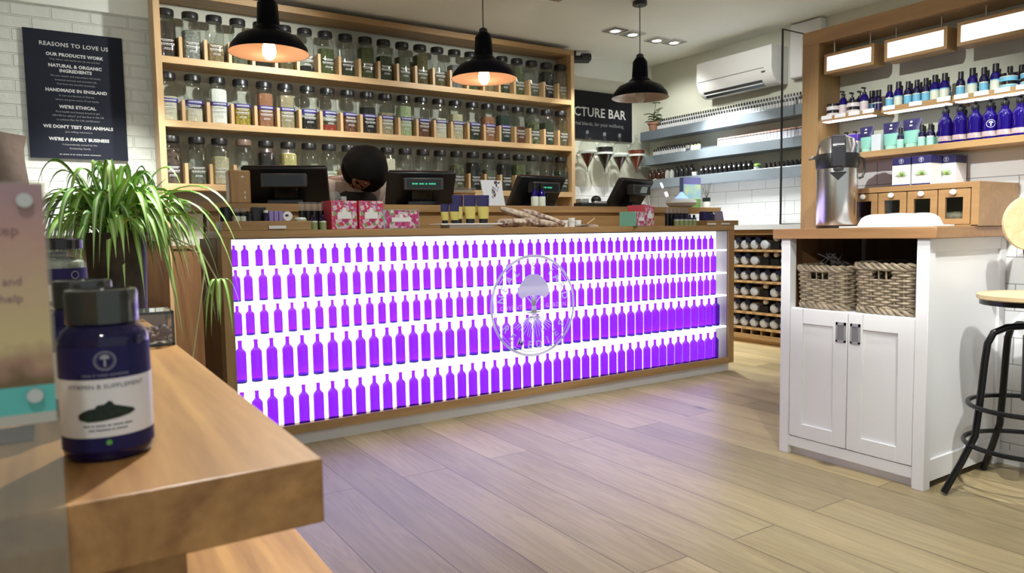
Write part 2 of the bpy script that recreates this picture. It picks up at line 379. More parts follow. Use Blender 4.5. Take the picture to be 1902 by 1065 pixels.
# ------------------------------------------------------------------ back-lit counter
cnt = thing('retail_counter', 'long oak shop counter with a glowing back-lit glass front full of violet bottles', 'counter', (2.36, 3.7, 0))
W(MB().box(0.659, 4.072, 3.398, 3.76, 0.998, 1.033), 'countertop', OAK, cnt, bev=0.002)
W(MB().box(0.659, 0.699, 3.398, 3.50, 0.06, 0.998), 'post', OAKZ, cnt)
W(MB().box(4.017, 4.072, 3.398, 4.0, 0.06, 0.998), 'post', OAKZ, cnt)
W(MB().box(0.699, 4.017, 3.398, 3.52, 0.06, 0.086).box(0.699, 4.017, 3.398, 3.412, 0.086, 0.103), 'bottom_rail', OAK, cnt)
W(MB().box(0.70, 4.05, 3.425, 3.99, 0, 0.06), 'kickboard', WHITE, cnt)
W(MB().box(0.670, 0.69, 3.50, 3.99, 0.06, 0.998).box(0.66, 0.67, 3.52, 3.56, 0.06, 0.998), 'end_panel', BROWN, cnt)
W(MB().box(0.699, 4.017, 3.512, 3.525, 0.086, 0.998), 'light_panel', LIGHTPANEL, cnt)
W(MB().box(4.011, 4.017, 3.412, 3.512, 0.086, 0.998).box(0.699, 0.705, 3.412, 3.512, 0.086, 0.998).box(0.705, 4.011, 3.412, 3.512, 0.992, 0.998), 'reveal', pm('reveal_grey', (0.24, 0.23, 0.22), 0.4), cnt)
SHELFGL = emis('self_glow_shelf', (0.97, 0.97, 1.0), 1.6)  # glow put into the shelves so they read white like the lit panel
for z in (0.859, 0.699, 0.540, 0.319):
    W(MB().box(0.705, 4.011, 3.412, 3.511, z-0.004, z+0.006), 'glass_shelf', SHELFGL, cnt)
W(MB().box(0.699, 4.017, 3.402, 3.406, 0.103, 0.998), 'front_glass', PANE, cnt)
W(MB().box(0.70, 4.0, 3.80, 3.99, 0.06, 1.13).box(0.69, 4.06, 3.985, 4.0, 0.06, 1.13), 'carcass', OAK, cnt)
W(MB().box(0.60, 4.34, 3.75, 4.12, 1.13, 1.172), 'till_shelf', OAK, cnt, bev=0.002)
W(MB().box(0.68, 4.02, 3.77, 3.80, 1.033, 1.13), 'riser', OAK, cnt)

# frosted round emblem on the front glass
def frost():
    m = bpy.data.materials.new('frosted_vinyl'); m.use_nodes = True; nt = m.node_tree; nt.nodes.remove(nt.nodes['Principled BSDF'])
    t = nn(nt, 'ShaderNodeBsdfTranslucent'); t.inputs[0].default_value = (0.20, 0.20, 0.205, 1)
    d = nn(nt, 'ShaderNodeBsdfDiffuse'); d.inputs[0].default_value = (0.26, 0.26, 0.28, 1)
    a = nn(nt, 'ShaderNodeAddShader'); nt.links.new(t.outputs[0], a.inputs[0]); nt.links.new(d.outputs[0], a.inputs[1])
    nt.links.new(a.outputs[0], nt.nodes['Material Output'].inputs['Surface']); return m
FROST = frost()
EC, EZ, ER = 2.352, 0.582, 0.296
lg = MB()
def ring(r0, r1, n=72):
    vs = []; fs = []
    for i in range(n):
        a = 2*PI*i/n; vs += [(EC+r0*ER*math.cos(a), 3.4012, EZ+r0*ER*math.sin(a)), (EC+r1*ER*math.cos(a), 3.4012, EZ+r1*ER*math.sin(a))]
    for i in range(n):
        j = (i+1) % n; fs.append((2*i, 2*i+1, 2*j+1, 2*j))
    lg.add(vs, fs)
ring(0.945, 1.0); ring(0.895, 0.912)
def arc_text(s, a_start, a_end, rad, size, flip=False):
    n = len(s)
    for i, ch in enumerate(s):
        if ch == ' ': continue
        a = math.radians(a_start+(a_end-a_start)*i/(n-1))
        px, pz = rad*ER*math.cos(a), rad*ER*math.sin(a)
        rot = a-PI/2 if not flip else a+PI/2
        c, sn = math.cos(rot), math.sin(rot)
        put_text(lg, ch, size, lambda x, y: (EC+px+x*c-y*sn, 3.4012, EZ+pz+x*sn+y*c), bold=0.0012)
arc_text("NEAL'S YARD", 168, 12, 0.70, 0.062)
arc_text("REMEDIES", 212, 328, 0.84, 0.062, True)
put_text(lg, 'COVENT', 0.034, lambda x, y: (EC-0.53*ER+x, 3.4012, EZ-0.05*ER+y), spacing=1.15)
put_text(lg, 'GARDEN', 0.034, lambda x, y: (EC+0.53*ER+x, 3.4012, EZ-0.05*ER+y), spacing=1.15)
NPL = [0]
def poly(pts):
    NPL[0] += 1; yy = 3.4008-2e-6*NPL[0]
    lg.add([(EC+x*ER, yy, EZ+y*ER) for x, y in pts], [tuple(range(len(pts)))])
can = [(0.0, 0.62), (0.10, 0.61), (0.20, 0.56), (0.28, 0.47), (0.35, 0.38), (0.37, 0.28), (0.35, 0.20), (0.27, 0.14), (0.20, 0.17), (0.10, 0.20), (0, 0.19)]
poly(can); poly([(-x, y) for x, y in can][::-1])
def stroke(p, w0, w1):
    n = len(p); L = []; Rr = []
    for i, (x, y) in enumerate(p):
        a = p[max(0, i-1)]; b = p[min(n-1, i+1)]; dx, dy = b[0]-a[0], b[1]-a[1]; d = math.hypot(dx, dy) or 1
        w_ = (w0+(w1-w0)*i/(n-1))/2; L.append((x-dy/d*w_, y+dx/d*w_)); Rr.append((x+dy/d*w_, y-dx/d*w_))
    for i in range(n-1): poly([L[i], L[i+1], Rr[i+1], Rr[i]])
stroke([(0, 0.19), (0, 0.0), (0.0, -0.20)], 0.09, 0.12)
for sgn in (-1, 1):
    stroke([(0, 0.0), (sgn*0.08, 0.10), (sgn*0.16, 0.17)], 0.05, 0.02); stroke([(0, 0.05), (sgn*0.05, 0.14), (sgn*0.09, 0.2)], 0.03, 0.015)
    stroke([(0, -0.10), (sgn*0.07, -0.13), (sgn*0.17, -0.12)], 0.07, 0.02)
rr = random.Random(3)
for k in range(17):
    t = (k-8)/8.0; L = 0.42-0.12*abs(t)
    pts = [(t*0.075, -0.205)]
    for j in range(1, 6):
        u = j/5; pts.append((t*(0.075+0.40*u**0.9)+rr.uniform(-.012, .012), -0.2-(L+0.08)*u*(1-0.45*abs(t))))
    stroke(pts, 0.018, 0.016)
W(lg, 'emblem', FROST, cnt, smooth=False, fixn=False, label='frosted round tree emblem with lettering')

# violet bottles, one shared mesh per size
def bottle_mesh(name, R, H, mats=(VIOLET, VIOBASE)):
    b = MB(); p = [(0.0, 0.0005), (R*0.93, 0.0005), (R, 0.004), (R, H*0.05), (R, H*0.69), (R*0.93, H*0.735), (R*0.70, H*0.775), (R*0.42, H*0.81), (R*0.37, H*0.84), (R*0.35, H*0.95), (R*0.40, H*0.955), (R*0.40, H*0.995), (R*0.30, H)]
    b.lathe(p, 14, mis=[1, 1, 1]+[0]*9)
    return b.mesh(name, mats)
ROWS = [('top', 0.712, 0.0614, 53, 0.867, 0.0175, 0.099), ('second', 0.718, 0.0655, 50, 0.706, 0.0208, 0.149), ('middle', 0.718, 0.0655, 50, 0.547, 0.0208, 0.140),
        ('fourth', 0.731, 0.0733, 45, 0.326, 0.0265, 0.199), ('bottom', 0.725, 0.0733, 45, 0.087, 0.0258, 0.195)]
for nm, x0, dx, n, z, Rb, Hb in ROWS:
    me = bottle_mesh('bottle', Rb, Hb)
    for i in range(n):
        x = x0+dx*i+random.uniform(-.0022, .0022)
        if x > 3.985: break
        x = max(x, 0.7065+Rb)
        o = bpy.data.objects.new('bottle', me); COL.objects.link(o); o.location = (x, 3.46, z)
        tag(o, 'empty violet glass bottle in the %s row of the glowing counter front' % nm, 'bottle', 'violet bottles in the %s row of the counter' % nm)

# ------------------------------------------------------------------ jar shelving
ju = thing('jar_shelving', 'tall oak shelving with three long shelves of glass herb jars behind the counter', 'shelving', (2.47, 5.55, 0))
W(MB().box(0.69, 0.73, 5.43, 5.68, 0, 2.652), 'side_post', PINEZ, ju)
W(MB().box(4.212, 4.25, 5.43, 5.68, 0, 2.652), 'side_post', PINEZ, ju)
W(MB().box(0.69, 4.25, 5.43, 5.68, 2.652, 2.698), 'top_board', OAK, ju)
for z in (2.239, 1.811, 1.381):
    W(MB().box(0.73, 4.212, 5.43, 5.66, z-0.045, z), 'shelf', PINE, ju)
W(MB().box(0.73, 4.212, 5.662, 5.68, 0.95, 2.652), 'back_panel', pm('pale_backing', (0.50, 0.50, 0.43), 0.8), ju)
W(MB().box(0.73, 4.212, 5.44, 5.66, 0.0, 0.93).box(0.73, 4.212, 5.43, 5.66, 0.93, 0.95), 'base_cabinet', BROWN, ju)
dm = MB().box(-0.0105, 0.0105, 0.004, 0.16, 0, 0.142).mesh('divider', [PINEZ], smooth=False)
for z in (2.239, 1.811, 1.381):
    for i in range(21):
        o = bpy.data.objects.new('divider', dm); COL.objects.link(o); o.parent = ju
        o.location = (0.772+0.161*i+0.0805-2.47, 5.436-5.55, z)
SQ = 3.2
def jar_body():
    b = MB(); R = 0.0615
    p = [(R*0.9, 0.002), (R, 0.010), (R, 0.225), (R*0.97, 0.243), (R*0.80, 0.262), (0.047, 0.272), (0.045, 0.290)]
    b.lathe([(0.0, 0.002)]+p[:1], 20, sq=SQ); b.lathe(p, 20, sq=SQ); return b
JB = jar_body().mesh('jar', [CLEAR])
LID = MB().lathe([(0.0, 0.285), (0.050, 0.285), (0.055, 0.289), (0.055, 0.322), (0.051, 0.330), (0.0, 0.332)], 20).mesh('lid', [BLACK])
LIDB = MB().lathe([(0.0, 0.285), (0.050, 0.285), (0.055, 0.289), (0.055, 0.322), (0.051, 0.330), (0.0, 0.332)], 20).mesh('lid', [pm('smoky_brown_lid', (0.20, 0.13, 0.10), 0.3)])
lb = MB()
for z0, z1, hw in ((0.112, 0.118, .62), (0.104, 0.108, .5), (0.086, 0.093, .66), (0.078, 0.081, .6), (0.058, 0.062, .35), (0.050, 0.053, .4)):
    a = -PI/2-hw
    while a < -PI/2+hw-0.05:
        st = random.uniform(.10, .26); b_ = min(a+st, -PI/2+hw); lb.lathe([(0.0622, z0), (0.0622, z1)], 3, a0=a, a1=b_, sq=SQ); a = b_+0.035
LABM = lb.mesh('label', [INKW], fixn=False)
bb = MB().lathe([(0.0622, 0.126), (0.0624, 0.126), (0.0624, 0.152), (0.0622, 0.152)], 24, sq=SQ)
a = -PI/2-0.62
while a < -PI/2+0.62:
    st = random.uniform(.04, .10); bb.lathe([(0.0628, 0.134), (0.0628, 0.144)], 2, a0=a, a1=a+st, sq=SQ, mi=1); a += st+0.045
BANDM = bb.mesh('blue_band', [pm('blue_band', (0.045, 0.035, 0.22), 0.5), INKW], fixn=False)
def cont(r, g, b, ns=60, n=0.45): return pm('contents', (r, g, b), 0.9, noise=n, nscale=ns, bump=0.4)
C_ = dict(dbrown=cont(.055, .04, .03), gwhite=cont(.30, .31, .28), tan=cont(.30, .22, .11), ggreen=cont(.14, .15, .10), black=cont(.012, .012, .013), olive=cont(.13, .11, .045),
          green=cont(.085, .11, .035), dgreen=cont(.035, .05, .022), cream=cont(.66, .63, .50, 80, .1), white=cont(.86, .86, .84, 80, .05), mustard=cont(.48, .37, .05), terra=cont(.36, .16, .085, 60, .2),
          khaki=cont(.36, .31, .19, 60, .2), red=cont(.36, .05, .03), rbrown=cont(.19, .07, .035, 40, .7), pgreen=cont(.42, .52, .30, 60, .25), straw=cont(.58, .53, .35, 60, .25), teal=cont(.02, .045, .042),
          speck=cont(.11, .07, .05, 45, .9), yellow=cont(.55, .47, .20, 60, .25), grey=cont(.22, .23, .22), pinkw=cont(.72, .66, .64, 60, .1), leafy=cont(.16, .18, .09, 30, .85))
NAME = dict(dbrown='dark brown herb', gwhite='pale grey herb', tan='tan herb', ggreen='grey-green herb', black='black herb', olive='olive-brown herb', green='green leaf herb', dgreen='dark green herb',
            cream='cream powder', white='bright white powder', mustard='mustard yellow powder', terra='terracotta powder', khaki='khaki powder', red='red herb', rbrown='chunky red-brown bark', pgreen='pale green powder',
            straw='straw-coloured herb', teal='dark teal herb', speck='speckled brown bark', yellow='yellow-tan granules', grey='grey herb', pinkw='pinkish white powder', leafy='mixed green leaves')
TOPR = [('dbrown', .9), ('gwhite', .82), ('tan', .52), ('ggreen', .45), ('black', .30), ('olive', .35), ('black', .16), ('green', .80), ('dgreen', .42), ('green', .93), ('dgreen', .80), ('ggreen', .85),
        ('olive', .95), ('olive', .42), ('grey', .80), ('green', .3), ('tan', .28), ('dgreen', .60), ('green', .92), ('ggreen', .42), ('black', .97), ('tan', .48)]
MIDR = [('cream', .68), ('cream', .33), ('white', .96), ('mustard', .62), ('terra', .95), ('khaki', .92), ('black', .36), ('red', .18), ('rbrown', .62), ('black', .85), ('khaki', .72), ('pgreen', .95),
        ('rbrown', .45), ('cream', .68), ('straw', .88), ('dgreen', .55), ('terra', .88), ('teal', .93), ('rbrown', .62), ('leafy', .85), ('dgreen', .85), ('olive', .55)]
BOTR = [('speck', .95), ('ggreen', .42), ('straw', .80), ('pinkw', .38), ('black', .97), ('yellow', .96), ('grey', .25), ('pgreen', .50), ('straw', .85), ('ggreen', .6), ('cream', .93), ('tan', .55),
        ('ggreen', .62), ('ggreen', .35), ('leafy', .88), ('black', .92), ('ggreen', .75), ('black', .95), ('green', .92), ('ggreen', .75), ('straw', .55), ('dgreen', .8)]
ORD = 'first second third fourth fifth sixth seventh eighth ninth tenth eleventh twelfth thirteenth fourteenth fifteenth sixteenth seventeenth eighteenth nineteenth twentieth twenty-first twenty-second'.split()
for rn, z, row in (('top', 2.239, TOPR), ('middle', 1.811, MIDR), ('bottom', 1.381, BOTR)):
    for i, (cn, h) in enumerate(row):
        x = 0.772+0.161*i+random.uniform(-.005, .005)
        t = thing('herb_jar', 'black-lidded glass jar of %s, %s from the left on the %s shelf' % (NAME[cn], ORD[i], rn), 'jar', (x, 5.523, z+0.001), random.uniform(-.06, .06), 'herb jars on the %s shelf' % rn)
        if rn == 'bottom' and i == 3: t['label'] = 'brown-lidded glass jar of pinkish white powder, %s from the left on the bottom shelf' % ORD[i]
        for nm, me in (('glass_body', JB), ('lid', LIDB if (rn == 'bottom' and i == 3) else LID), ('label', LABM)):
            o = bpy.data.objects.new(nm, me); COL.objects.link(o); o.parent = t
        if rn == 'middle' and i < 18:
            o = bpy.data.objects.new('blue_band', BANDM); COL.objects.link(o); o.parent = t
        hh = 0.010+0.235*h; b = MB(); R = 0.0575
        if h < 0.9: b.lathe([(0, 0.006), (R, 0.006), (R, hh-0.004), (R*0.6, hh+random.uniform(-.004, .006)), (0, hh+random.uniform(-.006, .010))], 16, sq=SQ)
        else: b.lathe([(0, 0.006), (R, 0.006), (R, 0.222), (R*0.95, 0.240), (R*0.7, hh+0.012), (0, hh+0.014)], 16, sq=SQ)
        b.obj('contents', C_[cn], t)

# ------------------------------------------------------------------ lamps
def aim(o, d):
    o.rotation_euler = Vector(d).to_track_quat('-Z', 'Y').to_euler()
def spot(name, p, target, watts, ang=70, blend=0.5, col=(0.98, 1, 0.94), r=0.03, parent=None):
    l = bpy.data.lights.new(name, 'SPOT'); l.energy = watts; l.spot_size = math.radians(ang); l.spot_blend = blend; l.color = col; l.shadow_soft_size = r
    o = bpy.data.objects.new(name, l); COL.objects.link(o)
    o.location = (0, 0, -0.035); o.parent = parent
    aim(o, Vector(target)-Vector(p)); return o
LAMPG = emis('lamp_glow', (1.0, 0.98, 0.95), 6.0)
def downlight(x, y, target, watts, ang, label, group='recessed ceiling spotlights', **k):
    t = thing('ceiling_spotlight', label, 'light', (x, y, 2.74), 0.05, group)
    MB().box(-0.085, 0.085, -0.085, -0.06, -0.012, 0).box(-0.085, 0.085, 0.06, 0.085, -0.012, 0).box(-0.085, -0.06, -0.06, 0.06, -0.012, 0).box(0.06, 0.085, -0.06, 0.06, -0.012, 0).obj('frame', CHROME, t)
    MB().lathe([(0.058, 0.0), (0.054, -0.014), (0.042, -0.016), (0.042, -0.004)], 20).obj('ring', WSAT, t)
    MB().lathe([(0.0, -0.006), (0.042, -0.006)], 16).obj('bulb', LAMPG, t)
    spot('lamp', (x, y, 2.70), target, watts, ang, parent=t, **k)
DL = DOWNLIGHT
downlight(4.224, 4.817, (4.5, 5.5, 0.9), 2.5*DL, 80, 'round recessed spotlight at the left end of the ceiling row of four')
downlight(4.435, 4.831, (5.4, 5.2, 1.5), 2.2*DL, 85, 'tilted recessed spotlight beside the left end one in the ceiling row')
downlight(4.763, 4.867, (5.25, 4.6, 0.6), 5.5*DL, 56, 'tilted recessed spotlight, third from the left in the ceiling row')
downlight(4.956, 4.842, (5.12, 3.9, 0.4), 18*DL, 60, 'tilted recessed spotlight at the right end of the ceiling row')
downlight(4.05, 3.75, (5.5, 4.35, 1.6), 1.9*DL, 85, 'recessed ceiling spotlight in front of the air conditioner, outside the picture', blend=0.8)
OFF = 'assumed ceiling spotlight above the shop floor, outside the picture'
G = 'spotlights over the shop floor'
downlight(1.35, 0.55, (2.75, 1.75, 0.35), 5.2*DL, 62, OFF, G, blend=0.7)
downlight(-1.4, 1.15, (3.3, 1.55, 1.08), 22*DL, 19, OFF, G, blend=0.6)  # unseen lamp added far off to brighten tiles under the wall unit
downlight(2.35, 1.85, (2.5, 1.45, 0.0), 3.8*DL, 75, OFF, G, blend=0.8)
downlight(1.05, 2.35, (0.15, 0.9, 0.8), 17*DL, 60, OFF, G, blend=0.6)
downlight(0.55, 4.45, (0.35, 5.7, 0.75), 12*DL, 50, OFF, G, blend=0.9)
downlight(-0.1, 3.7, (0.1, 5.7, 1.9), 0.8*DL, 95, OFF, G, blend=0.9)  # unseen lamp added as wide fill for the upper sign wall
downlight(3.7, 2.9, (5.2, 4.1, 0.55), 7*DL, 42, OFF, G, blend=0.7)  # unseen lamp added to brighten the rack front
downlight(1.75, 4.30, (1.1, 5.5, 1.40), 5.5*DL, 115, OFF, G, blend=0.9)
downlight(3.25, 4.35, (3.2, 5.5, 1.40), 2.6*DL, 115, OFF, G, blend=0.9)
downlight(1.6, 2.2, (1.9, 3.6, 1.1), 3.5*DL, 80, OFF, G, blend=0.9)  # unseen lamp added to lift the goods on the counter, left half
downlight(3.3, 2.3, (3.2, 3.6, 1.1), 3.0*DL, 80, OFF, G, blend=0.9)  # unseen lamp added to lift the goods on the counter, right half
downlight(1.9, 0.35, (3.35, 1.15, 0.7), 10*DL, 36, OFF, G, blend=0.6)
downlight(1.0, 1.6, (1.35, 1.3, 0.0), 2.5*DL, 75, OFF, G, blend=0.8)  # unseen lamp added to brighten the nearer floorboards
downlight(-0.2, -0.6, (0.3, 0.9, 0.85), 2.0*DL, 60, OFF, G, blend=0.7)

# pendants over the counter
COPPER = pm('copper_inside', (0.60, 0.36, 0.23), 0.42, 0.5)
ENAM = pm('black_enamel', (0.005, 0.005, 0.008), 0.35, spec=0.05)
BULB = emis('warm_bulb', (1.0, 0.70, 0.36), 7.0)
BULBOFF = pm('unlit_bulb', (0.55, 0.5, 0.42), 0.2)
def pendant(x, on, label):
    t = thing('pendant_lamp', label, 'lamp', (x, 4.15, 2.74), 0, 'black pendant lamps over the counter')
    z = -0.72
    MB().lathe([(0.034, z+0.30), (0.055, z+0.27), (0.062, z+0.15), (0.088, z+0.125), (0.092, z+0.118), (0.165, z+0.085), (0.205, z+0.035), (0.213, z+0.004), (0.218, z)], 40).obj('shade', ENAM, t)
    MB().lathe([(0.216, z+0.0005), (0.210, z+0.006), (0.200, z+0.033), (0.160, z+0.080), (0.088, z+0.112), (0.05, z+0.118), (0.0, z+0.119)], 40).obj('shade_lining', COPPER if on else pm('silver_lining', (0.55, 0.47, 0.43), 0.35, 0.6), t)
    MB().lathe([(0, z+0.305), (0.034, z+0.30)], 16).lathe([(0.030, z+0.30), (0.026, z+0.325), (0.008, z+0.335)], 16).obj('socket', BLACK, t)
    MB().tube([(0, 0, z+0.33), (0, 0, -0.03)], 0.0035, 6).obj('cord', BLACK, t)
    MB().lathe([(0, 0), (0.055, 0), (0.055, -0.026), (0.050, -0.030), (0, -0.030)], 24).obj('ceiling_rose', BLACK, t)
    MB().lathe([(0.0, z-0.036), (0.018, z-0.032), (0.033, z-0.012), (0.038, z+0.012), (0.034, z+0.042), (0.022, z+0.072), (0.017, z+0.119)], 18).obj('bulb', BULB if on else BULBOFF, t)
    if on:
        l = bpy.data.lights.new('glow', 'POINT'); l.energy = 3.2; l.color = (1, 0.78, 0.54); l.shadow_soft_size = 0.045
        o = bpy.data.objects.new('glow', l); COL.objects.link(o); o.parent = t; o.location = (0, 0, z-0.085)
pendant(1.104, True, 'lit black pendant lamp with copper inside, the leftmost of three')
pendant(2.494, True, 'lit black pendant lamp hanging in front of the middle of the jar shelves')
pendant(3.885, False, 'unlit black pendant lamp with silvery inside near the air conditioner')

# ------------------------------------------------------------------ signs on the back wall
SIGNM = pm('slate_blue_board', (0.010, 0.012, 0.024), 0.6, spec=0.2)
s1 = thing('wall_sign', 'tall dark board reading REASONS TO LOVE US on the white brick wall', 'sign', (0.235, 5.725, 1.55))
MB().box(-0.285, 0.285, -0.02, 0, 0, 0.835).obj('board', SIGNM, s1)
tx = MB()
def ln(s, x, z, size, sp=1.0, mi=0, bold=0.0): put_text(tx, s, size*(.80 if mi == 0 else .86), lambda u, v: (x+u, -0.0212, z+v), spacing=sp, mi=mi, bold=bold)
ln('REASONS TO LOVE US', 0.0, 0.735, 0.046, 1.08, 0, .0006)
ln('OUR PRODUCTS WORK', 0, 0.672, 0.036, 1.05, 0, .0012); ln('They deliver real results you can see and feel.', 0, 0.645, 0.0185, 1, 1)
ln('NATURAL & ORGANIC', 0, 0.600, 0.036, 1.05, 0, .0012); ln('INGREDIENTS', 0, 0.568, 0.036, 1.05, 0, .0012)
ln('We use vitamin and antioxidant rich herbs,', 0, 0.538, 0.0195, 1, 1); ln('botanical extracts and essential oils,', 0, 0.512, 0.0195, 1, 1); ln('free from any harmful chemicals.', 0, 0.486, 0.0195, 1, 1)
ln('HANDMADE IN ENGLAND', 0, 0.440, 0.036, 1.05, 0, .0012); ln('In our eco-factory in Dorset,', 0, 0.410, 0.0205, 1, 1); ln('where we grow some of our herbs', 0, 0.383, 0.0205, 1, 1)
ln("WE'RE ETHICAL", 0, 0.332, 0.036, 1.05, 0, .0012); ln('First health and beauty brand to get', 0, 0.303, 0.0205, 1, 1); ln('100/100 for ethics* and the first in the UK', 0, 0.277, 0.0205, 1, 1); ln('to achieve Fair for Life certification', 0, 0.251, 0.0205, 1, 1)
ln("WE DON'T TEST ON ANIMALS", 0, 0.200, 0.036, 1.03, 0, .0012); ln('Just willing volunteers.', 0, 0.172, 0.0205, 1, 1)
ln("WE'RE A FAMILY BUSINESS", 0, 0.118, 0.036, 1.03, 0, .0012); ln('Independently owned by the', 0, 0.088, 0.0205, 1, 1); ln('Kindersley family', 0, 0.062, 0.0205, 1, 1); dashes(tx, (3, 7, 2, 3, 7, 7, 12), 0.0095, lambda u, v: (u, -0.0212, 0.024+v), 1)
tx.obj('lettering', [pm('sign_white', (0.56, 0.56, 0.56), 0.6), pm('sign_grey', (0.30, 0.30, 0.31), 0.6)], s1, smooth=False, fixn=False)
s2 = thing('wall_sign', 'dark board reading TINCTURE BAR, partly behind the jar shelving', 'sign', (4.48, 5.725, 1.935))
MB().box(-0.745, 0.745, -0.02, 0, 0, 0.475).obj('board', pm('black_board', (0.010, 0.010, 0.014), 0.6, spec=0.2), s2)
tx = MB()
put_text(tx, 'TINCTURE BAR', 0.127, lambda u, v: (0.655+u, -0.0212, 0.225+v), align='RIGHT', spacing=1.03, bold=.0022)
put_text(tx, 'herbal blends, for your wellbeing.', 0.052, lambda u, v: (0.635+u, -0.0212, 0.135+v), align='RIGHT', mi=1)
tx.obj('lettering', [pm('sign_white2', (0.60, 0.60, 0.60), 0.6), pm('sign_grey2', (0.22, 0.22, 0.23), 0.6)], s2, smooth=False, fixn=False)

# security camera
cc = thing('security_camera', 'small black security camera poking out beside the top of the jar shelving', 'camera', (4.365, 5.56, 2.74))
MB().tube([(0, 0, 0), (0, 0, -0.055)], 0.012, 8).obj('bracket', BLACK, cc)
MB().tube([(-0.09, 0.02, -0.085), (0.13, -0.04, -0.075)], 0.036, 14).tube([(0.06, -0.022, -0.060), (0.145, -0.045, -0.055)], 0.040, 12).obj('housing', BLACK, cc)
MB().tube([(0.13, -0.04, -0.075), (0.134, -0.0415, -0.0748)], 0.026, 14).obj('lens', pm('grey_lens', (0.35, 0.35, 0.36), 0.1), cc)

# ------------------------------------------------------------------ air conditioner
ac = thing('air_conditioner', 'white wall air conditioner above the steel shelves', 'air conditioner', (5.5, 4.44, 2.25))
pr = [(0, 0.01), (-0.10, 0.0), (-0.15, 0.015), (-0.205, 0.070), (-0.228, 0.14), (-0.228, 0.315), (-0.22, 0.325), (0, 0.33)]
MB().prism([(x, z) for x, z in pr], -0.42, 0.42, 'XZ').obj('body', WSAT, ac, bev=0.003)
def slab(u0, u1, off, th, y0, y1, mi=0):  # strip along the slanted underside; u along the profile line (-.15,.03)->(-.205,.085)
    A = Vector((-0.150, 0.015)); B = Vector((-0.205, 0.070)); d = (B-A).normalized(); n = Vector((-d.y, d.x)); n = n if n.x < 0 else -n
    P = [A+(B-A)*u0+n*off, A+(B-A)*u1+n*off, A+(B-A)*u1+n*(off+th), A+(B-A)*u0+n*(off+th)]
    return [(p.x, p.y) for p in P]
MB().prism(slab(-0.25, 0.18, -0.004, 0.006, 0, 0), -0.29, 0.37, 'XZ').prism(slab(0.32, 0.66, -0.004, 0.006, 0, 0), -0.29, 0.37, 'XZ').obj('vent_slot', BLACK, ac, smooth=False)
MB().prism(slab(0.20, 0.30, 0.0, 0.010, 0, 0), -0.29, 0.37, 'XZ').obj('louvre', WSAT, ac, smooth=False)
MB().box(-0.2292, -0.22, -0.34, 0.40, 0.140, 0.145).obj('panel_seam', DGREY, ac, smooth=False)
MB().box(-0.228, -0.22, -0.35, -0.315, 0.105, 0.115).obj('badge', DGREY, ac, smooth=False)
struct(MB().box(5.42, 5.5, 3.66, 3.95, 2.28, 2.73).obj('trim_4', WHITE, bev=0.01))

# ------------------------------------------------------------------ separating funnels
LIQ = [((0.10, 0.006, 0.008), 0.155, 'of dark red liquid'), ((0.006, 0.005, 0.006), 0.235, 'of black liquid'), ((0.035, 0.004, 0.012), 0.148, 'of dark plum liquid'), ((0.16, 0.028, 0.012), 0.225, 'of red-brown liquid')]
HOLD = pm('white_holder', (0.58, 0.60, 0.57), 0.4)
def fr(z):  # inner radius of a funnel at height z above its tip
    P = [(0, .004), (0.03, .012), (0.165, .079), (0.20, .086), (0.235, .085), (0.27, .068), (0.295, .035)]
    for (a, ra), (b, rb) in zip(P, P[1:]):
        if z <= b: return ra+(rb-ra)*(z-a)/(b-a)
    return .02
for i, (x, (lc, lh, ls)) in enumerate(zip((4.50, 4.718, 4.915, 5.14), LIQ)):
    f = thing('separating_funnel', 'hanging glass funnel %s, %s' % (ls, ['nearest the shelving', 'second from the shelving', 'third from the shelving', 'nearest the corner'][i]), 'glass funnel', (x, 5.55, 1.60+0.008*(i == 0)), 0, 'hanging glass funnels')
    MB().lathe([(0.004, -0.05), (0.004, 0), (0.012, 0.03), (0.083, 0.168), (0.089, 0.20), (0.088, 0.235), (0.070, 0.272), (0.035, 0.30), (0.018, 0.315), (0.016, 0.35), (0.020, 0.355)], 24).obj('glass_bulb', CLEAR, f)
    zs = [0.0+lh*k/8 for k in range(9)]
    MB().lathe([(0, zs[0]+0.004)]+[(fr(z)-0.004 if fr(z) > .01 else .002, z+0.004) for z in zs]+[(0, lh+0.004)], 22).obj('liquid', pm('liquid', lc, 0.15), f)
    MB().lathe([(0.078, 0.168), (0.093, 0.168), (0.093, 0.188), (0.088, 0.188)], 26).box(-0.008, 0.008, 0.088, 0.163, 0.172, 0.186).obj('holder_ring', HOLD, f)
    MB().lathe([(0, 0.352), (0.014, 0.352), (0.016, 0.375), (0.012, 0.385), (0, 0.385)], 12).obj('stopper', CLEARP, f)
    MB().tube([(-0.02, 0, -0.012), (0.02, 0, -0.012)], 0.005, 6).obj('tap', CLEARP, f)

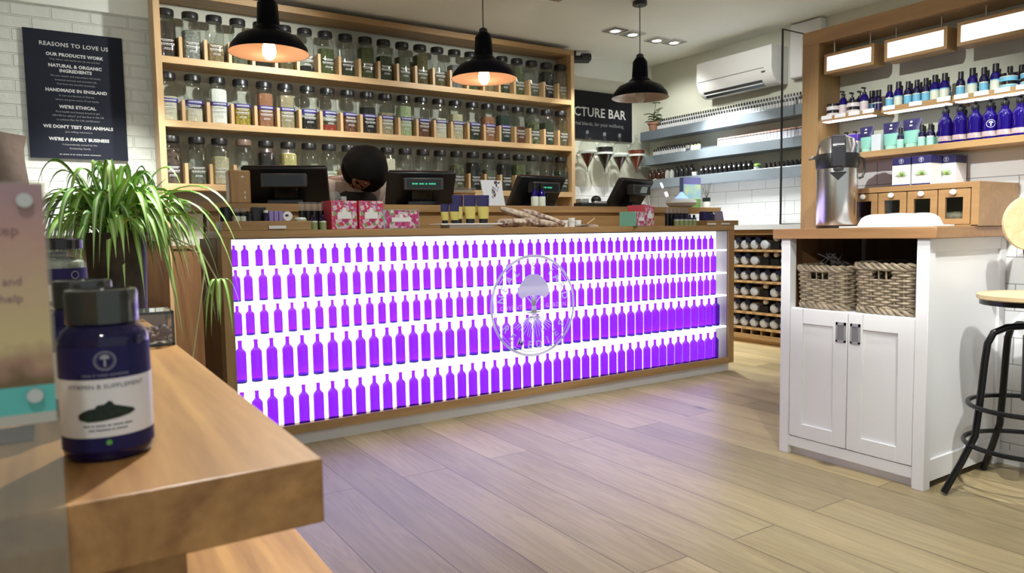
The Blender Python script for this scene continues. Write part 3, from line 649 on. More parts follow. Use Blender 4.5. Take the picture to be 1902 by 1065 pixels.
# ------------------------------------------------------------------ steel shelves and what stands on them
SH = []
for nm, z, y0, y1, lbl in (('top', 2.030, 3.3, 5.66, 'long steel wall shelf, topmost of three, below the air conditioner'), ('mid', 1.770, 3.3, 5.66, 'long steel wall shelf, middle one of three, below the air conditioner'), ('low', 1.528, 3.3, 5.66, 'long steel wall shelf, lowest of three, just above the white tiles')):
    o = solo(MB().box(5.30, 5.498, y0, y1, z-0.082, z).box(5.30, 5.32, y0, y1, z-0.082, z+0.004), 'steel_shelf', STEELR, (5.40, 4.5, z-0.08), bev=0.002)
    tag(o, lbl, 'shelf', 'steel wall shelves')
BOTW = pm('bottle_white_label', (0.54, 0.55, 0.56), 0.5)
def drop_mesh(H=0.068, R=0.0135, cap=BLACK, body=BOTW, low=None):
    b = MB(); b.lathe([(0, 0), (R, 0), (R, H*0.12), (R, H*0.64), (R*0.55, H*0.72), (R*0.5, H*0.76), (R*0.62, H*0.78), (R*0.55, H), (0, H)], 8, mis=[1, 1, 0, 1, 2, 2, 2, 2])
    return b.mesh('dropper_bottle', [body, AMBER if low is None else low, cap])
DM = drop_mesh()
def row_of(me, name, pts, label, cat, group, rz=0):
    for p in pts:
        o = bpy.data.objects.new(name, me); COL.objects.link(o); o.location = p; o.rotation_euler = (0, 0, rz); tag(o, label, cat, group)
n = 56
row_of(DM, 'dropper_bottle', [(5.345, 5.44-0.0305*i, 2.034) for i in range(n)], 'small white-labelled dropper bottle in the front row on the top steel shelf', 'bottle', 'dropper bottles, front row of the top steel shelf')
st = solo(MB().box(5.375, 5.48, 3.72, 5.46, 2.030, 2.082), 'riser_step', STEELR, (5.43, 4.6, 2.03)); tag(st, 'low steel riser carrying the back row of bottles on the top shelf', 'riser')
row_of(DM, 'dropper_bottle', [(5.40, 5.44-0.0305*i, 2.083) for i in range(n)], 'small white-labelled dropper bottle in the raised back row on the top steel shelf', 'bottle', 'dropper bottles, back row of the top steel shelf')
row_of(DM, 'dropper_bottle', [(5.345, 5.50-0.0325*i, 1.774) for i in range(14)], 'small white-labelled dropper bottle, front row at the left of the middle steel shelf', 'bottle', 'dropper bottles, middle steel shelf front')
st = solo(MB().box(5.375, 5.48, 3.72, 5.52, 1.770, 1.80), 'riser_step', STEELR, (5.43, 4.6, 1.77)); tag(st, 'low steel riser along the back of the middle steel shelf', 'riser')
row_of(DM, 'dropper_bottle', [(5.40, 5.50-0.0325*i, 1.801) for i in range(14)], 'small white-labelled dropper bottle, back row at the left of the middle steel shelf', 'bottle', 'dropper bottles, middle steel shelf back')
row_of(drop_mesh(0.088, 0.019, BLACK, BOTW, pm('olive_band', (0.22, 0.26, 0.04), 0.5)), 'tincture_bottle', [(5.355, 4.985-0.042*i, 1.774) for i in range(3)], 'white-topped bottle with an olive band, in the trio on the middle steel shelf', 'bottle', 'three olive-banded bottles')
bm_ = MB().box(-0.018, 0.018, -0.015, 0.015, 0, 0.060, 0).box(-0.0185, 0.0185, -0.0155, 0.0155, 0.060, 0.068, 1).box(-0.018, 0.018, -0.015, 0.015, 0.068, 0.080, 2).mesh('carton', [pm('pale_carton', (0.50, 0.50, 0.58), 0.5), DGREY, pm('pink_top', (0.55, 0.32, 0.28), 0.5)], smooth=False)
row_of(bm_, 'carton', [(5.345, 4.635-0.0345*i, 1.774) for i in range(32)], 'small pale carton with dark band and pinkish top on the middle steel shelf', 'carton', 'cartons along the middle steel shelf')
def brown_bottle(mat, H=0.105, R=0.026):
    return MB().lathe([(0, 0), (R, 0), (R, H*0.55), (R*0.7, H*0.70), (R*0.42, H*0.76), (R*0.42, H*0.84)], 12).lathe([(R*0.5, H*0.84), (R*0.5, H), (0, H)], 10, mi=1).mesh('apothecary_bottle', [mat, BLACK])
AB, ABC, ABK = brown_bottle(AMBER), brown_bottle(pm('grey_clear', (0.36, 0.36, 0.34), 0.1)), brown_bottle(BLKG, 0.115, 0.028)
row_of(AB, 'apothecary_bottle', [(5.35, 5.565-0.062*i, 1.533) for i in range(4)], 'amber brown bottle at the left end of the lowest steel shelf', 'bottle', 'amber bottles on the lowest steel shelf')
row_of(ABC, 'apothecary_bottle', [(5.35, 5.317-0.062*i, 1.533) for i in range(2)], 'clear grey empty bottle between amber and black bottles on the lowest steel shelf', 'bottle', 'clear bottles on the lowest steel shelf')
row_of(ABK, 'apothecary_bottle', [(5.35, 5.185-0.065*i, 1.533) for i in range(4)], 'black bottle with black cap in the left half of the lowest steel shelf', 'bottle', 'black bottles on the lowest steel shelf')
o = MB().lathe([(0, 0), (0.024, 0), (0.028, 0.034), (0.024, 0.034), (0.02, 0.004), (0, 0.004)], 16).obj('small_cup', WSAT, loc=(5.325, 4.93, 1.5335)); tag(o, 'small white cup in front of the black bottles on the lowest steel shelf', 'cup')
kb = MB().lathe([(0, 0), (0.024, 0), (0.024, 0.062), (0.012, 0.070), (0.012, 0.085), (0, 0.085)], 12).ell((-0.025, 0, 0.048), (0.003, 0.009, 0.009), 8, 6, 1).mesh('black_bottle', [BLKG, WSAT])
row_of(kb, 'black_bottle', [(5.35, 4.845-0.0555*i, 1.533) for i in range(11)], 'small black bottle with a white dot, mid row of the lowest steel shelf', 'bottle', 'black dotted bottles on the lowest steel shelf')
row_of(MB().lathe([(0, 0), (0.02, 0), (0.02, 0.038), (0.012, 0.042), (0.012, 0.052), (0, 0.052)], 10).mesh('black_jar', [BLKG]), 'black_jar', [(5.35, 4.13-0.045*i, 1.533) for i in range(15)], 'tiny black jar at the right end of the lowest steel shelf', 'jar', 'tiny black jars on the lowest steel shelf')
LEAFG = pm('leaf_green', (0.07, 0.17, 0.035), 0.5); LIME = pm('lime_green', (0.20, 0.45, 0.04), 0.5)
TERR = pm('terracotta', (0.34, 0.17, 0.10), 0.7, noise=0.2)
lp = thing('potted_plant', 'tiny lime green plant in a glass pot on the lowest steel shelf', 'plant', (5.34, 4.215, 1.533))
MB().lathe([(0, 0), (0.02, 0), (0.024, 0.024), (0.020, 0.024), (0, 0.02)], 12).obj('pot', pm('frosted_pot', (0.55, 0.58, 0.55), 0.3), lp)
b = MB()
for k in range(14):
    a = k*2.4; b.ell((0.018*math.cos(a)*(k % 3)*.6, 0.026*math.sin(a)*(.4+.3*(k % 3)), 0.034+0.004*(k % 4)), (0.010, 0.012, 0.006), 6, 4)
b.obj('foliage', LIME, lp)
tp = thing('potted_plant', 'houseplant with a tall shoot in a terracotta pot on the top steel shelf', 'plant', (5.39, 5.555, 2.031))
MB().lathe([(0, 0), (0.042, 0), (0.052, 0.075), (0.062, 0.076), (0.064, 0.098), (0.056, 0.098), (0.050, 0.085), (0, 0.085)], 18).obj('pot', TERR, tp)
b = MB(); b.tube([(0, 0, 0.08), (0.0, -0.005, 0.16), (-0.01, -0.03, 0.24), (-0.01, -0.045, 0.30)], 0.0035, 5)
def leaf(b, p, d, L, wd, mi=0, droop=0.3):
    p = Vector(p); d = Vector(d).normalized(); s_ = d.cross(Vector((0, 0, 1))).normalized(); vs = []
    for i, (u, w_) in enumerate(((0, .1), (.3, .9), (.6, 1), (.85, .5), (1, .03))):
        c = p+d*L*u+Vector((0, 0, -droop*L*u*u)); vs += [c-s_*wd*w_/2, c+Vector((0, 0, -wd*.12)), c+s_*wd*w_/2]
    b.add(vs, [f for i in range(4) for f in ((3*i, 3*i+1, 3*i+4, 3*i+3), (3*i+1, 3*i+2, 3*i+5, 3*i+4))], mi)
for k in range(16):
    a = k*2.4; z = 0.10+0.006*k; leaf(b, (0, -0.003, z), (math.cos(a), math.sin(a), 0.35), 0.075+0.02*(k % 3), 0.05)
for k in range(5):
    a = k*1.3; leaf(b, (-0.01, -0.045, 0.295), (math.cos(a), math.sin(a), 0.25), 0.055, 0.03)
b.obj('foliage', LEAFG, tp, fixn=False)

# ------------------------------------------------------------------ oak rack of pigeonholes
rk = thing('storage_rack', 'low oak rack of pigeonholes under a grey worktop beyond the counter end', 'rack', (5.3, 4.0, 0))
RY0, RY1 = 2.6, 5.0
W(MB().box(5.12, 5.48, RY0, RY1, 1.0, 1.040), 'worktop', pm('grey_stone', (0.55, 0.56, 0.58), 0.3), rk)
W(MB().box(5.15, 5.48, RY0, RY1, 0.955, 1.0).box(5.17, 5.48, RY0, RY1, 0.0, 0.055).box(5.15, 5.17, RY0, RY1, 0.045, 0.085), 'frame', OAKY, rk)
W(MB().box(5.46, 5.48, RY0, RY1, 0.05, 0.96), 'back', BROWN, rk)
for k in range(7):
    z = 0.827-0.1365*k
    W(MB().box(5.15, 5.46, RY0, RY1, z-0.02, z) if k else MB().box(5.15, 5.46, RY0, RY1, z-0.02, z), 'rack_shelf', OAKY, rk)
    if k < 6:
        b = MB(); y = RY0
        while y < RY1: b.box(5.149, 5.153, y+0.075-0.03, y+0.075+0.03, z-0.016, z-0.005); y += 0.104
        W(b, 'label_strip', PINE, rk)
b = MB(); y = 3.7
while y < RY1: b.box(5.16, 5.44, y-0.006, y+0.006, 0.085, 0.13); y += 0.104
W(b, 'slats', OAK, rk)
tubm = MB().tube([(-0.09, 0, 0), (-0.02, 0, 0), (0.10, 0, 0)], 0.041, 14).ell((-0.09, 0, 0), (0.012, 0.041, 0.041), 14, 8)
tubm = tubm.mesh('white_tub', [pm('white_tub', (0.62, 0.66, 0.75), 0.35)])
capm = MB().tube([(-0.04, 0, 0), (0.04, 0, 0)], 0.025, 12).mesh('dark_bottle', [pm('navy_cap', (0.012, 0.018, 0.045), 0.3)])
knob = MB().ell((0, 0, 0), (0.024, 0.026, 0.0235), 14, 10).mesh('white_ball', [pm('bright_white', (0.9, 0.9, 0.92), 0.3)])
EMPTY = {(0, 3), (1, 2), (1, 3), (3, 2), (4, 2)}
lev = ['topmost', 'second', 'third', 'fourth', 'fifth', 'lowest']
for k in range(6):
    z = 0.955-0.1365*k-0.128 if False else 0.827-0.1365*(k)
    for c in range(-1, 7):
        y = 4.217-0.104*c
        if (k, c) in EMPTY:
            w_ = {(0, 3): 'on the topmost rack shelf', (1, 2): 'on the second rack shelf, nearer the counter', (1, 3): 'on the second rack shelf, farther from the counter', (3, 2): 'on the fourth rack shelf', (4, 2): 'on the fifth rack shelf'}[(k, c)]
            o = MB().box(-0.08, 0.10, -0.043, 0.043, 0, 0.058).obj('black_box', BLACK, loc=(5.27, y, z+0.0005), bev=0.002); tag(o, 'added black block under a white ball '+w_, 'box', 'added black blocks in the rack')  # dark empty cell: black block added to carry the ball
            o = bpy.data.objects.new('white_ball', knob); COL.objects.link(o); o.location = (5.22, y, z+0.0905); tag(o, 'bright white ball on the added block '+w_, 'ball', 'white balls in the rack')
            continue
        o = bpy.data.objects.new('white_tub', tubm); COL.objects.link(o); o.location = (5.28, y, z+0.0415)
        tag(o, 'white tub lying in the %s row of the oak rack, dark bottles between' % lev[k], 'tub', 'white tubs in the %s rack row' % lev[k])
        if c < 6 and (k, c+1) not in EMPTY:
            o = bpy.data.objects.new('dark_bottle', capm); COL.objects.link(o); o.location = (5.205, y-0.052, z+0.084)
            tag(o, 'navy bottle end lying between two white tubs in the %s row of the rack' % lev[k], 'bottle', 'navy bottles in the %s rack row' % lev[k])

# ------------------------------------------------------------------ tills and things on the till shelf
TZ = 1.1725
DISP = pm('display_dark', (0.010, 0.014, 0.016), 0.12); GREENT = emis('green_text', (0.05, 0.55, 0.30), 0.5); EDGE = pm('till_edge', (0.05, 0.045, 0.045), 0.3)
def till(x, y, rz, wd, label, txt=None, reflection=False):
    t = thing('shop_till', label, 'till', (x, y, TZ), rz, 'black tills on the counter')
    h = 0.195
    MB().prism([(0.045, 0.004), (0.085, 0.004), (-0.035, h), (-0.070, h), (-0.078, h-0.012)], -wd/2, wd/2, 'YZ').obj('screen_housing', BLACK, t, bev=0.006)
    MB().box(-0.09, 0.09, -0.075, 0.09, 0, 0.022).prism([(-0.03, 0.02), (0.06, 0.02), (0.0, 0.11), (-0.05, 0.11)], -0.06, 0.06, 'YZ').obj('stand', BLKG, t, bev=0.004)
    MB().box(-0.115, 0.115, -0.105, -0.045, 0.085, 0.155).obj('customer_display', EDGE, t, bev=0.005)
    MB().box(-0.10, 0.10, -0.1065, -0.105, 0.094, 0.146).obj('display_glass', DISP, t, smooth=False)
    MB().box(-wd/2+0.01, wd/2-0.01, -0.074, -0.036, h, h+0.004).obj('top_edge', pm('till_rim', (0.10, 0.045, 0.03), 0.25), t, smooth=False)
    if txt:
        b = MB(); dashes(b, txt, 0.013, lambda u, v: (u, -0.1068, 0.116+v)); b.obj('display_text', GREENT, t, smooth=False, fixn=False)
    if reflection: MB().prism([(-0.04, 0.098), (0.05, 0.098), (0.07, 0.142), (-0.01, 0.142)], -0.1072, -0.1068, 'XZ').obj('painted_reflection', pm('pale_screen_reflection', (0.30, 0.36, 0.34), 0.4), t, smooth=False)  # pale patch paints a white reflection onto the display glass
    return t
till(1.09, 3.86, -0.42, 0.43, 'black shop till nearest the plant, seen from behind, screen edge upright')
till(1.87, 3.86, -0.25, 0.40, 'black shop till right of the bowed person, small green text on its display', (5, 4, 2, 6))
till(2.73, 3.90, 0.12, 0.40, 'black tilted shop till behind two small blue bottles', (5, 6))
till(3.53, 3.88, 0.28, 0.42, 'black tilted shop till farthest right, under the glass funnels', None, True)
bx = thing('bamboo_box', 'upright bamboo box with two white marks beside the leftmost till', 'box', (0.842, 3.85, TZ))
MB().box(-0.052, 0.052, -0.045, 0.045, 0, 0.168).obj('body', wood('bamboo', (0.42, 0.25, 0.10), (0.30, 0.16, 0.06), 'Z', 1.5), bx, bev=0.008)
MB().box(0.018, 0.024, -0.0462, -0.045, 0.025, 0.038).box(0.018, 0.024, -0.0462, -0.045, 0.050, 0.063).ell((0.012, -0.0452, 0.135), (0.008, 0.001, 0.005), 8, 5).obj('marks', pm('pale_mark', (0.7, 0.7, 0.65), 0.4), bx)
gd = thing('tape_dispenser', 'small clear plastic tape dispenser between the first till and the bowed person', 'dispenser', (1.355, 3.83, TZ))
MB().box(-0.05, 0.05, -0.02, 0.02, 0, 0.022).obj('base', CLEARP, gd, bev=0.004)
MB().tube([(-0.015, -0.01, 0.045), (-0.015, 0.01, 0.045)], 0.028, 16).obj('tape_roll', CLEARP, gd)
MB().box(0.02, 0.045, -0.012, 0.012, 0.022, 0.045).obj('cutter', pm('grey_plastic', (0.4, 0.4, 0.42), 0.3), gd)
pl = thing('plate_stack', 'stack of thin brown boards with a rim behind the blue-capped tubes', 'boards', (2.19, 3.98, TZ))
MB().lathe([(0, 0), (0.10, 0), (0.10, 0.075), (0.105, 0.08), (0.105, 0.087), (0, 0.087)], 24).obj('stack', wood('thin_boards', (0.36, 0.20, 0.09), (0.22, 0.11, 0.05), 'X', 3), pl)
MB().lathe([(0.095, 0.100), (0.112, 0.108), (0.112, 0.112), (0, 0.104)], 24).lathe([(0, 0.087), (0.1, 0.087), (0.1, 0.100), (0, 0.1)], 24).obj('rim', CLEARP, pl)
ph = thing('leaflet_holder', 'white leaflet with a dark floral picture leaning on the till shelf', 'leaflet', (2.37, 3.84, TZ))
MB().prism([(-0.02, 0.0), (-0.012, 0.0), (0.035, 0.162), (0.028, 0.162)], -0.085, 0.065, 'YZ').obj('card', pm('pale_card', (0.55, 0.56, 0.60), 0.5), ph, smooth=False)
b = MB()
for k in range(26):
    u = random.uniform(0.05, .95); cx = 0.0+0.05*u-0.02+random.uniform(-.012, .018); z = 0.04+0.11*u
    yy = -0.0205+0.047*z/0.162; leaf(b, (cx, yy, z), (random.uniform(-1, 1), 0.29, 1), 0.022, 0.012, droop=0)
b.obj('picture', pm('dark_flowers', (0.10, 0.05, 0.07), 0.6), ph, fixn=False, smooth=False)
b2b = MB(); b2b.lathe([(0, 0), (0.024, 0), (0.024, 0.055), (0.022, 0.060)], 14, mi=0).lathe([(0.022, 0.060), (0.021, 0.085), (0.011, 0.100), (0.010, 0.108)], 14, mi=1).lathe([(0.013, 0.108), (0.013, 0.128), (0.006, 0.132), (0.006, 0.146), (0, 0.148)], 12, mi=2)
b2b = b2b.mesh('small_bottle', [CREAM, COBALT, BLACK])
for k, x in enumerate((2.628, 2.684)):
    o = bpy.data.objects.new('small_bottle', b2b); COL.objects.link(o); o.location = (x, 3.776, TZ); tag(o, 'small blue bottle with cream label in front of the third till, %s of the two' % ['left', 'right'][k], 'bottle', 'two blue bottles on the till shelf')
cm = thing('card_machine', 'black and silver card machine with a round black knob by the jar shelving post', 'card machine', (3.15, 3.86, TZ), -0.1)
MB().box(-0.105, 0.105, -0.05, 0.05, 0, 0.028).obj('body', BLACK, cm, bev=0.006)
MB().box(0.0, 0.10, -0.053, -0.03, 0.022, 0.038).box(-0.10, -0.03, -0.03, 0.03, 0.028, 0.055).obj('silver_part', pm('silver', (0.55, 0.55, 0.55), 0.2, 0.6), cm, bev=0.003)
MB().ell((0.055, 0.01, 0.048), (0.038, 0.03, 0.032), 16, 10).obj('knob', BLACK, cm)
df = thing('aroma_diffuser', 'round white aroma diffuser with a pale blue glowing cone', 'diffuser', (4.03, 3.86, TZ))
MB().lathe([(0.0, 0), (0.06, 0), (0.10, 0.015), (0.118, 0.036), (0.105, 0.058), (0.06, 0.068), (0, 0.07)], 32).obj('body', WSAT, df)
MB().lathe([(0.055, 0.068), (0.03, 0.09), (0.008, 0.118), (0, 0.120)], 20).obj('cone', emis('blue_glow', (0.35, 0.55, 0.95), 0.9), df)
gn = thing('gooseneck_light', 'thin curved lamp with two bright spots behind the last till', 'lamp', (3.86, 4.02, TZ))
MB().lathe([(0, 0), (0.03, 0), (0.03, 0.01), (0, 0.012)], 16).tube([(0, 0, 0.01), (-0.02, 0, 0.12), (0.0, 0, 0.20), (0.06, 0, 0.225), (0.115, 0, 0.195), (0.14, 0, 0.15)], 0.004, 8).obj('stem', WSAT, gn)
MB().tube([(0.115, 0, 0.195), (0.135, 0, 0.160)], 0.009, 10).tube([(0.165, 0, 0.125), (0.182, 0, 0.095)], 0.012, 10).obj('bulb', emis('bulb_white', (1, 1, 1), 1.4), gn)
bk = thing('leaflet_stand', 'purple, yellow and green leaflet leaning on the till shelf end', 'leaflet', (4.215, 3.97, TZ), -0.12)
def bkz(a, c): return [(0.02-0.09*0+(-0.0)+0.08*(1-a), 0.235*a), (0.03+0.08*(1-a), 0.235*a), (0.03+0.08*(1-c), 0.235*c), (0.02+0.08*(1-c), 0.235*c)]
def lean(a, c, nm, m): MB().prism([(-0.05+0.0*a, 0.235*a), (-0.04, 0.235*a), (-0.04, 0.235*c), (-0.05, 0.235*c)], -0.085, 0.085, 'YZ').obj(nm, m, bk, smooth=False)
lean(0, .30, 'green_part', pm('leaflet_green', (0.16, 0.34, 0.10), 0.5)); lean(.30, .78, 'picture', pm('leaflet_picture', (0.62, 0.72, 0.42), 0.5, col2=(0.32, 0.58, 0.72), nscale=14)); lean(.78, 1.0, 'purple_part', pm('leaflet_purple', (0.20, 0.20, 0.48), 0.5))
MB().box(-0.09, -0.085, -0.052, -0.01, 0, 0.235).obj('side', pm('leaflet_side', (0.10, 0.14, 0.30), 0.5), bk)
pb = thing('potted_plant', 'small dark bottle holding a bare twig plant in front of the coloured leaflet', 'plant', (4.235, 3.80, TZ))
MB().lathe([(0, 0), (0.03, 0), (0.03, 0.03), (0.026, 0.045)], 14, mi=1).lathe([(0.026, 0.045), (0.03, 0.050), (0.03, 0.075), (0, 0.075)], 14, mi=0).obj('pot', [pm('dark_green_bottle', (0.012, 0.03, 0.02), 0.2), PAPER], pb)
b = MB()
for k in range(7):
    a = k*.9; b.tube([(0, 0, 0.07), (0.012*math.cos(a), 0.012*math.sin(a), 0.10), (0.035*math.cos(a), 0.03*math.sin(a), 0.12+0.012*k)], 0.0022, 4)
b.obj('twigs', pm('twig', (0.10, 0.08, 0.04), 0.7), pb)

# ------------------------------------------------------------------ low trays and goods along the countertop
CZ = 1.0335
t1 = thing('display_tray', 'oak display block at the left end of the countertop, white price tag on it', 'tray', (0.87, 3.46, CZ))
MB().box(-0.20, 0.20, -0.058, 0.10, 0, 0.042).obj('tray', OAK, t1, bev=0.002)
MB().box(0.0, 0.078, -0.066, -0.060, 0.006, 0.020).obj('price_tag', PAPER, t1)
t2 = thing('display_tray', 'oak display block at the right end of the countertop, two price tags on it', 'tray', (3.955, 3.46, CZ))
MB().box(-0.155, 0.165, -0.058, 0.16, 0, 0.034).obj('tray', OAK, t2, bev=0.002)
for dx in (-0.16, -0.02): MB().box(dx, dx+0.085, -0.066, -0.060, 0.005, 0.015).obj('price_tag', PAPER, t2)
T1 = CZ+0.0425; T2 = CZ+0.0345
def item(name, prof, mats, mis, loc, label, cat, group=None, n=16):
    o = MB().lathe(prof, n, mis=mis).obj(name, mats, loc=loc); return tag(o, label, cat, group)
item('black_jar', [(0, 0), (0.028, 0), (0.028, 0.06), (0.025, 0.064), (0, 0.064)], [BLKG], None, (0.70, 3.47, T1), 'round black jar at the far left end of the countertop', 'jar')
for k in range(2):
    t = thing('spice_jar', 'small jar with grey clear cap and pale green base, %s of two' % ['left', 'right'][k], 'jar', (0.744+0.03*k, 3.462+0.01*k, T1))
    MB().lathe([(0, 0), (0.0145, 0), (0.0145, 0.02), (0.013, 0.024)], 12).obj('body', CREAM, t); MB().lathe([(0.014, 0.024), (0.015, 0.028), (0.015, 0.040)], 12).obj('collar', BLACK, t)
    MB().lathe([(0.015, 0.040), (0.0155, 0.060), (0, 0.061)], 12).obj('cap', CLEARP, t)
item('black_jar', [(0, 0), (0.018, 0), (0.018, 0.03), (0.013, 0.036), (0.013, 0.045), (0, 0.045)], [BLKG], None, (0.803, 3.47, T1), 'low round black jar between the spice jars and the black box', 'jar')
o = MB().box(-0.032, 0.032, -0.02, 0.02, 0, 0.066).obj('black_box', BLACK, loc=(0.845, 3.48, T1), bev=0.003); tag(o, 'small black box left of the lilac boxes on the countertop', 'box')
item('dark_bottle', [(0, 0), (0.013, 0), (0.013, 0.033), (0.010, 0.038), (0.011, 0.038), (0.011, 0.05), (0, 0.05)], [COBD, PAPER], [0, 0, 0, 1, 1, 1], (0.868, 3.435, T1), 'tiny dark bottle with white cap in front of the small black box', 'bottle')
LIL = pm('lilac', (0.30, 0.23, 0.55), 0.5)
for k in range(3):
    o = MB().box(-0.010, 0.010, -0.018, 0.018, 0, 0.048).obj('lilac_box', LIL, loc=(0.898+0.0225*k, 3.47, T1), bev=0.002); tag(o, 'slim lilac box standing on the left oak block, %s of three' % ['left', 'middle', 'right'][k], 'box', 'three lilac boxes')
tn = thing('round_tin', 'white round tin with a dark emblem, tilted up on the left oak block', 'tin', (0.973, 3.455, T1+0.0005))
MB().tube([(0, 0.008, 0.023), (0, -0.006, 0.023)], 0.0225, 20).obj('tin', WSAT, tn); MB().ell((-0.004, -0.0068, 0.026), (0.009, 0.001, 0.006), 8, 5).obj('emblem', NAVY, tn)
o = MB().lathe([(0, 0), (0.03, 0), (0.03, 0.008), (0.024, 0.017), (0, 0.018)], 20, mis=[0, 0, 1, 1]).obj('round_tin', [pm('pale_green_tin', (0.35, 0.45, 0.28), 0.4), WSAT], loc=(1.035, 3.46, T1)); tag(o, 'flat white and green tin lying at the right end of the left oak block', 'tin')
GB = pm('olive_label', (0.25, 0.30, 0.13), 0.5)
oil = MB(); oil.lathe([(0, 0), (0.0175, 0), (0.0175, 0.036), (0.0175, 0.042)], 14, mis=[0, 0, 1]).lathe([(0.0175, 0.042), (0.016, 0.050), (0.008, 0.056), (0.009, 0.058), (0.008, 0.074), (0, 0.075)], 14, mi=2); oilm = oil.mesh('oil_bottle', [GB, CREAM, COBD])
for k, x in enumerate((1.099, 1.143)):
    o = bpy.data.objects.new('oil_bottle', oilm); COL.objects.link(o); o.location = (x, 3.455, CZ); tag(o, 'little oil bottle with olive label left of the pink boxes, %s of two' % ['left', 'right'][k], 'bottle', 'two olive-label bottles')
for k in range(4):
    t = thing('capped_bottle', 'black bottle with clear cap behind the olive-label bottles, %s of four' % ORD[k], 'bottle', (1.07+0.032*k, 3.55, CZ), 0, 'black bottles with clear caps, left')
    MB().lathe([(0, 0), (0.0155, 0), (0.0155, 0.095)], 12).obj('body', BLKG, t); MB().lathe([(0.0155, 0.095), (0.016, 0.137), (0, 0.138)], 12).obj('cap', CLEARP, t)
def floral(name, base):
    m = bpy.data.materials.new(name); m.use_nodes = True; nt = m.node_tree; b = nt.nodes['Principled BSDF']; b.inputs['Roughness'].default_value = 0.5
    tc = nn(nt, 'ShaderNodeTexCoord'); vo = nn(nt, 'ShaderNodeTexVoronoi'); vo.inputs['Scale'].default_value = 62; nt.links.new(tc.outputs['Object'], vo.inputs['Vector'])
    r = nn(nt, 'ShaderNodeValToRGB'); r.color_ramp.interpolation = 'CONSTANT'
    for p, c in ((0.0, base), (0.30, (0.62, 0.50, 0.56)), (0.48, (0.40, 0.03, 0.14)), (0.66, (0.52, 0.12, 0.30)), (0.84, (0.66, 0.62, 0.60)), (0.93, (0.22, 0.32, 0.12))):
        e = r.color_ramp.elements.new(p) if p > 0 else r.color_ramp.elements[0]; e.color = (*c, 1)
    r.color_ramp.elements[-1].color = (0.22, 0.32, 0.12, 1) if r.color_ramp.elements[-1].position < 1 else (*base, 1)
    sx = nn(nt, 'ShaderNodeSeparateXYZ'); nt.links.new(vo.outputs['Color'], sx.inputs[0]); nt.links.new(sx.outputs[0], r.inputs['Fac']); nt.links.new(r.outputs['Color'], b.inputs['Base Color']); return m
PINK = pm('coral_pink', (0.72, 0.085, 0.13), 0.45); FLP = floral('floral_pink', (0.60, 0.04, 0.12)); FLM = floral('floral_mint', (0.50, 0.05, 0.22)); MINTB = pm('mint_card', (0.20, 0.50, 0.40), 0.5)
def gift(x, y, wd, dp, h, body, fl, label, rz=0, border=0.012, z=None):
    t = thing('gift_box', label, 'gift box', (x, y, CZ if z is None else z), rz)
    MB().box(-wd/2, wd/2, -dp/2, dp/2, 0, h).obj('box', body, t, bev=0.0015)
    MB().box(-wd/2+border, wd/2-border*.3, -dp/2-0.001, -dp/2, 0.003, h-0.002).obj('floral_print', fl, t, smooth=False)
    MB().box(-wd*.26, wd*.26, -dp/2-0.0018, -dp/2-0.001, h*.37, h*.60).prism([(-0.012, h*.60), (0.012, h*.60), (0.008, h*.76), (-0.008, h*.76)], -dp/2-0.0018, -dp/2-0.001, 'XZ').obj('name_label', PAPER, t, smooth=False)
gift(1.247, 3.51, 0.134, 0.13, 0.142, PINK, FLP, 'tall coral pink floral gift box, left of the two by the olive-label bottles', 0.05, 0.004)
gift(1.388, 3.51, 0.132, 0.13, 0.142, PINK, FLP, 'tall coral pink floral gift box touching the mint floral box', 0.05, 0.004)
gift(1.557, 3.50, 0.205, 0.10, 0.098, MINTB, FLM, 'low mint gift box with pink floral front, right of two pink boxes')
# tubes on a white tray
wt = thing('white_tray', 'thin white tray under the navy and yellow tubes', 'tray', (1.985, 3.50, CZ))
MB().box(-0.20, 0.20, -0.06, 0.09, 0.018, 0.026).box(-0.14, 0.14, -0.04, 0.07, 0, 0.018).obj('tray', WSAT, wt, bev=0.002)
YEL = pm('yellow_label', (0.60, 0.50, 0.13), 0.5)
def tube_thing(x, y, h, wd, label, z, mats, cat='tube', group=None, rz=0, cap_low=True):
    lab, top, cap = mats
    t = thing('squeeze_tube', label, cat, (x, y, z), rz, group)
    def sec(z0, z1, w0, w1, d0, d1, nm, m, k=6):
        vs = []; n = 20
        for j in range(k+1):
            u = j/k; ww = w0+(w1-w0)*u; dd = d0+(d1-d0)*u
            for i in range(n): a = 2*PI*i/n; vs.append((ww/2*math.cos(a), dd/2*math.sin(a), z0+(z1-z0)*u))
        fs = [(j*n+i, j*n+(i+1) % n, (j+1)*n+(i+1) % n, (j+1)*n+i) for j in range(k) for i in range(n)]+[tuple(range(n))[::-1], tuple(k*n+i for i in range(n))]
        b = MB(); b.add(vs, fs); return b.obj(nm, m, t)
    c = h*0.16; sec(0, c, wd*.62, wd*.66, wd*.55, wd*.58, 'cap', cap)
    m_ = c+(h-c)*0.52; d_ = wd*.6; sec(c, m_, wd*.78, wd*.94, d_, d_*.5, 'label_wrap', lab); sec(m_, h, wd*.94, wd, d_*.5, 0.004, 'upper_tube', top)
    return t
TM = (YEL, NAVY, BLACK); WZ = CZ+0.0265
for k, (x, y, h, wd) in enumerate(((1.825, 3.475, 0.105, 0.052), (1.878, 3.465, 0.107, 0.060), (1.935, 3.53, 0.158, 0.07), (2.005, 3.515, 0.158, 0.078), (2.085, 3.505, 0.158, 0.080))):
    tube_thing(x, y, h, wd, '%s navy-topped tube with yellow label on the white tray, %s' % (('small', 'left of two') if k == 0 else ('small', 'right of two') if k == 1 else ('large', ['half hidden behind the small ones', 'in the middle', 'rightmost'][k-2])), WZ, TM, group='navy and yellow tubes')
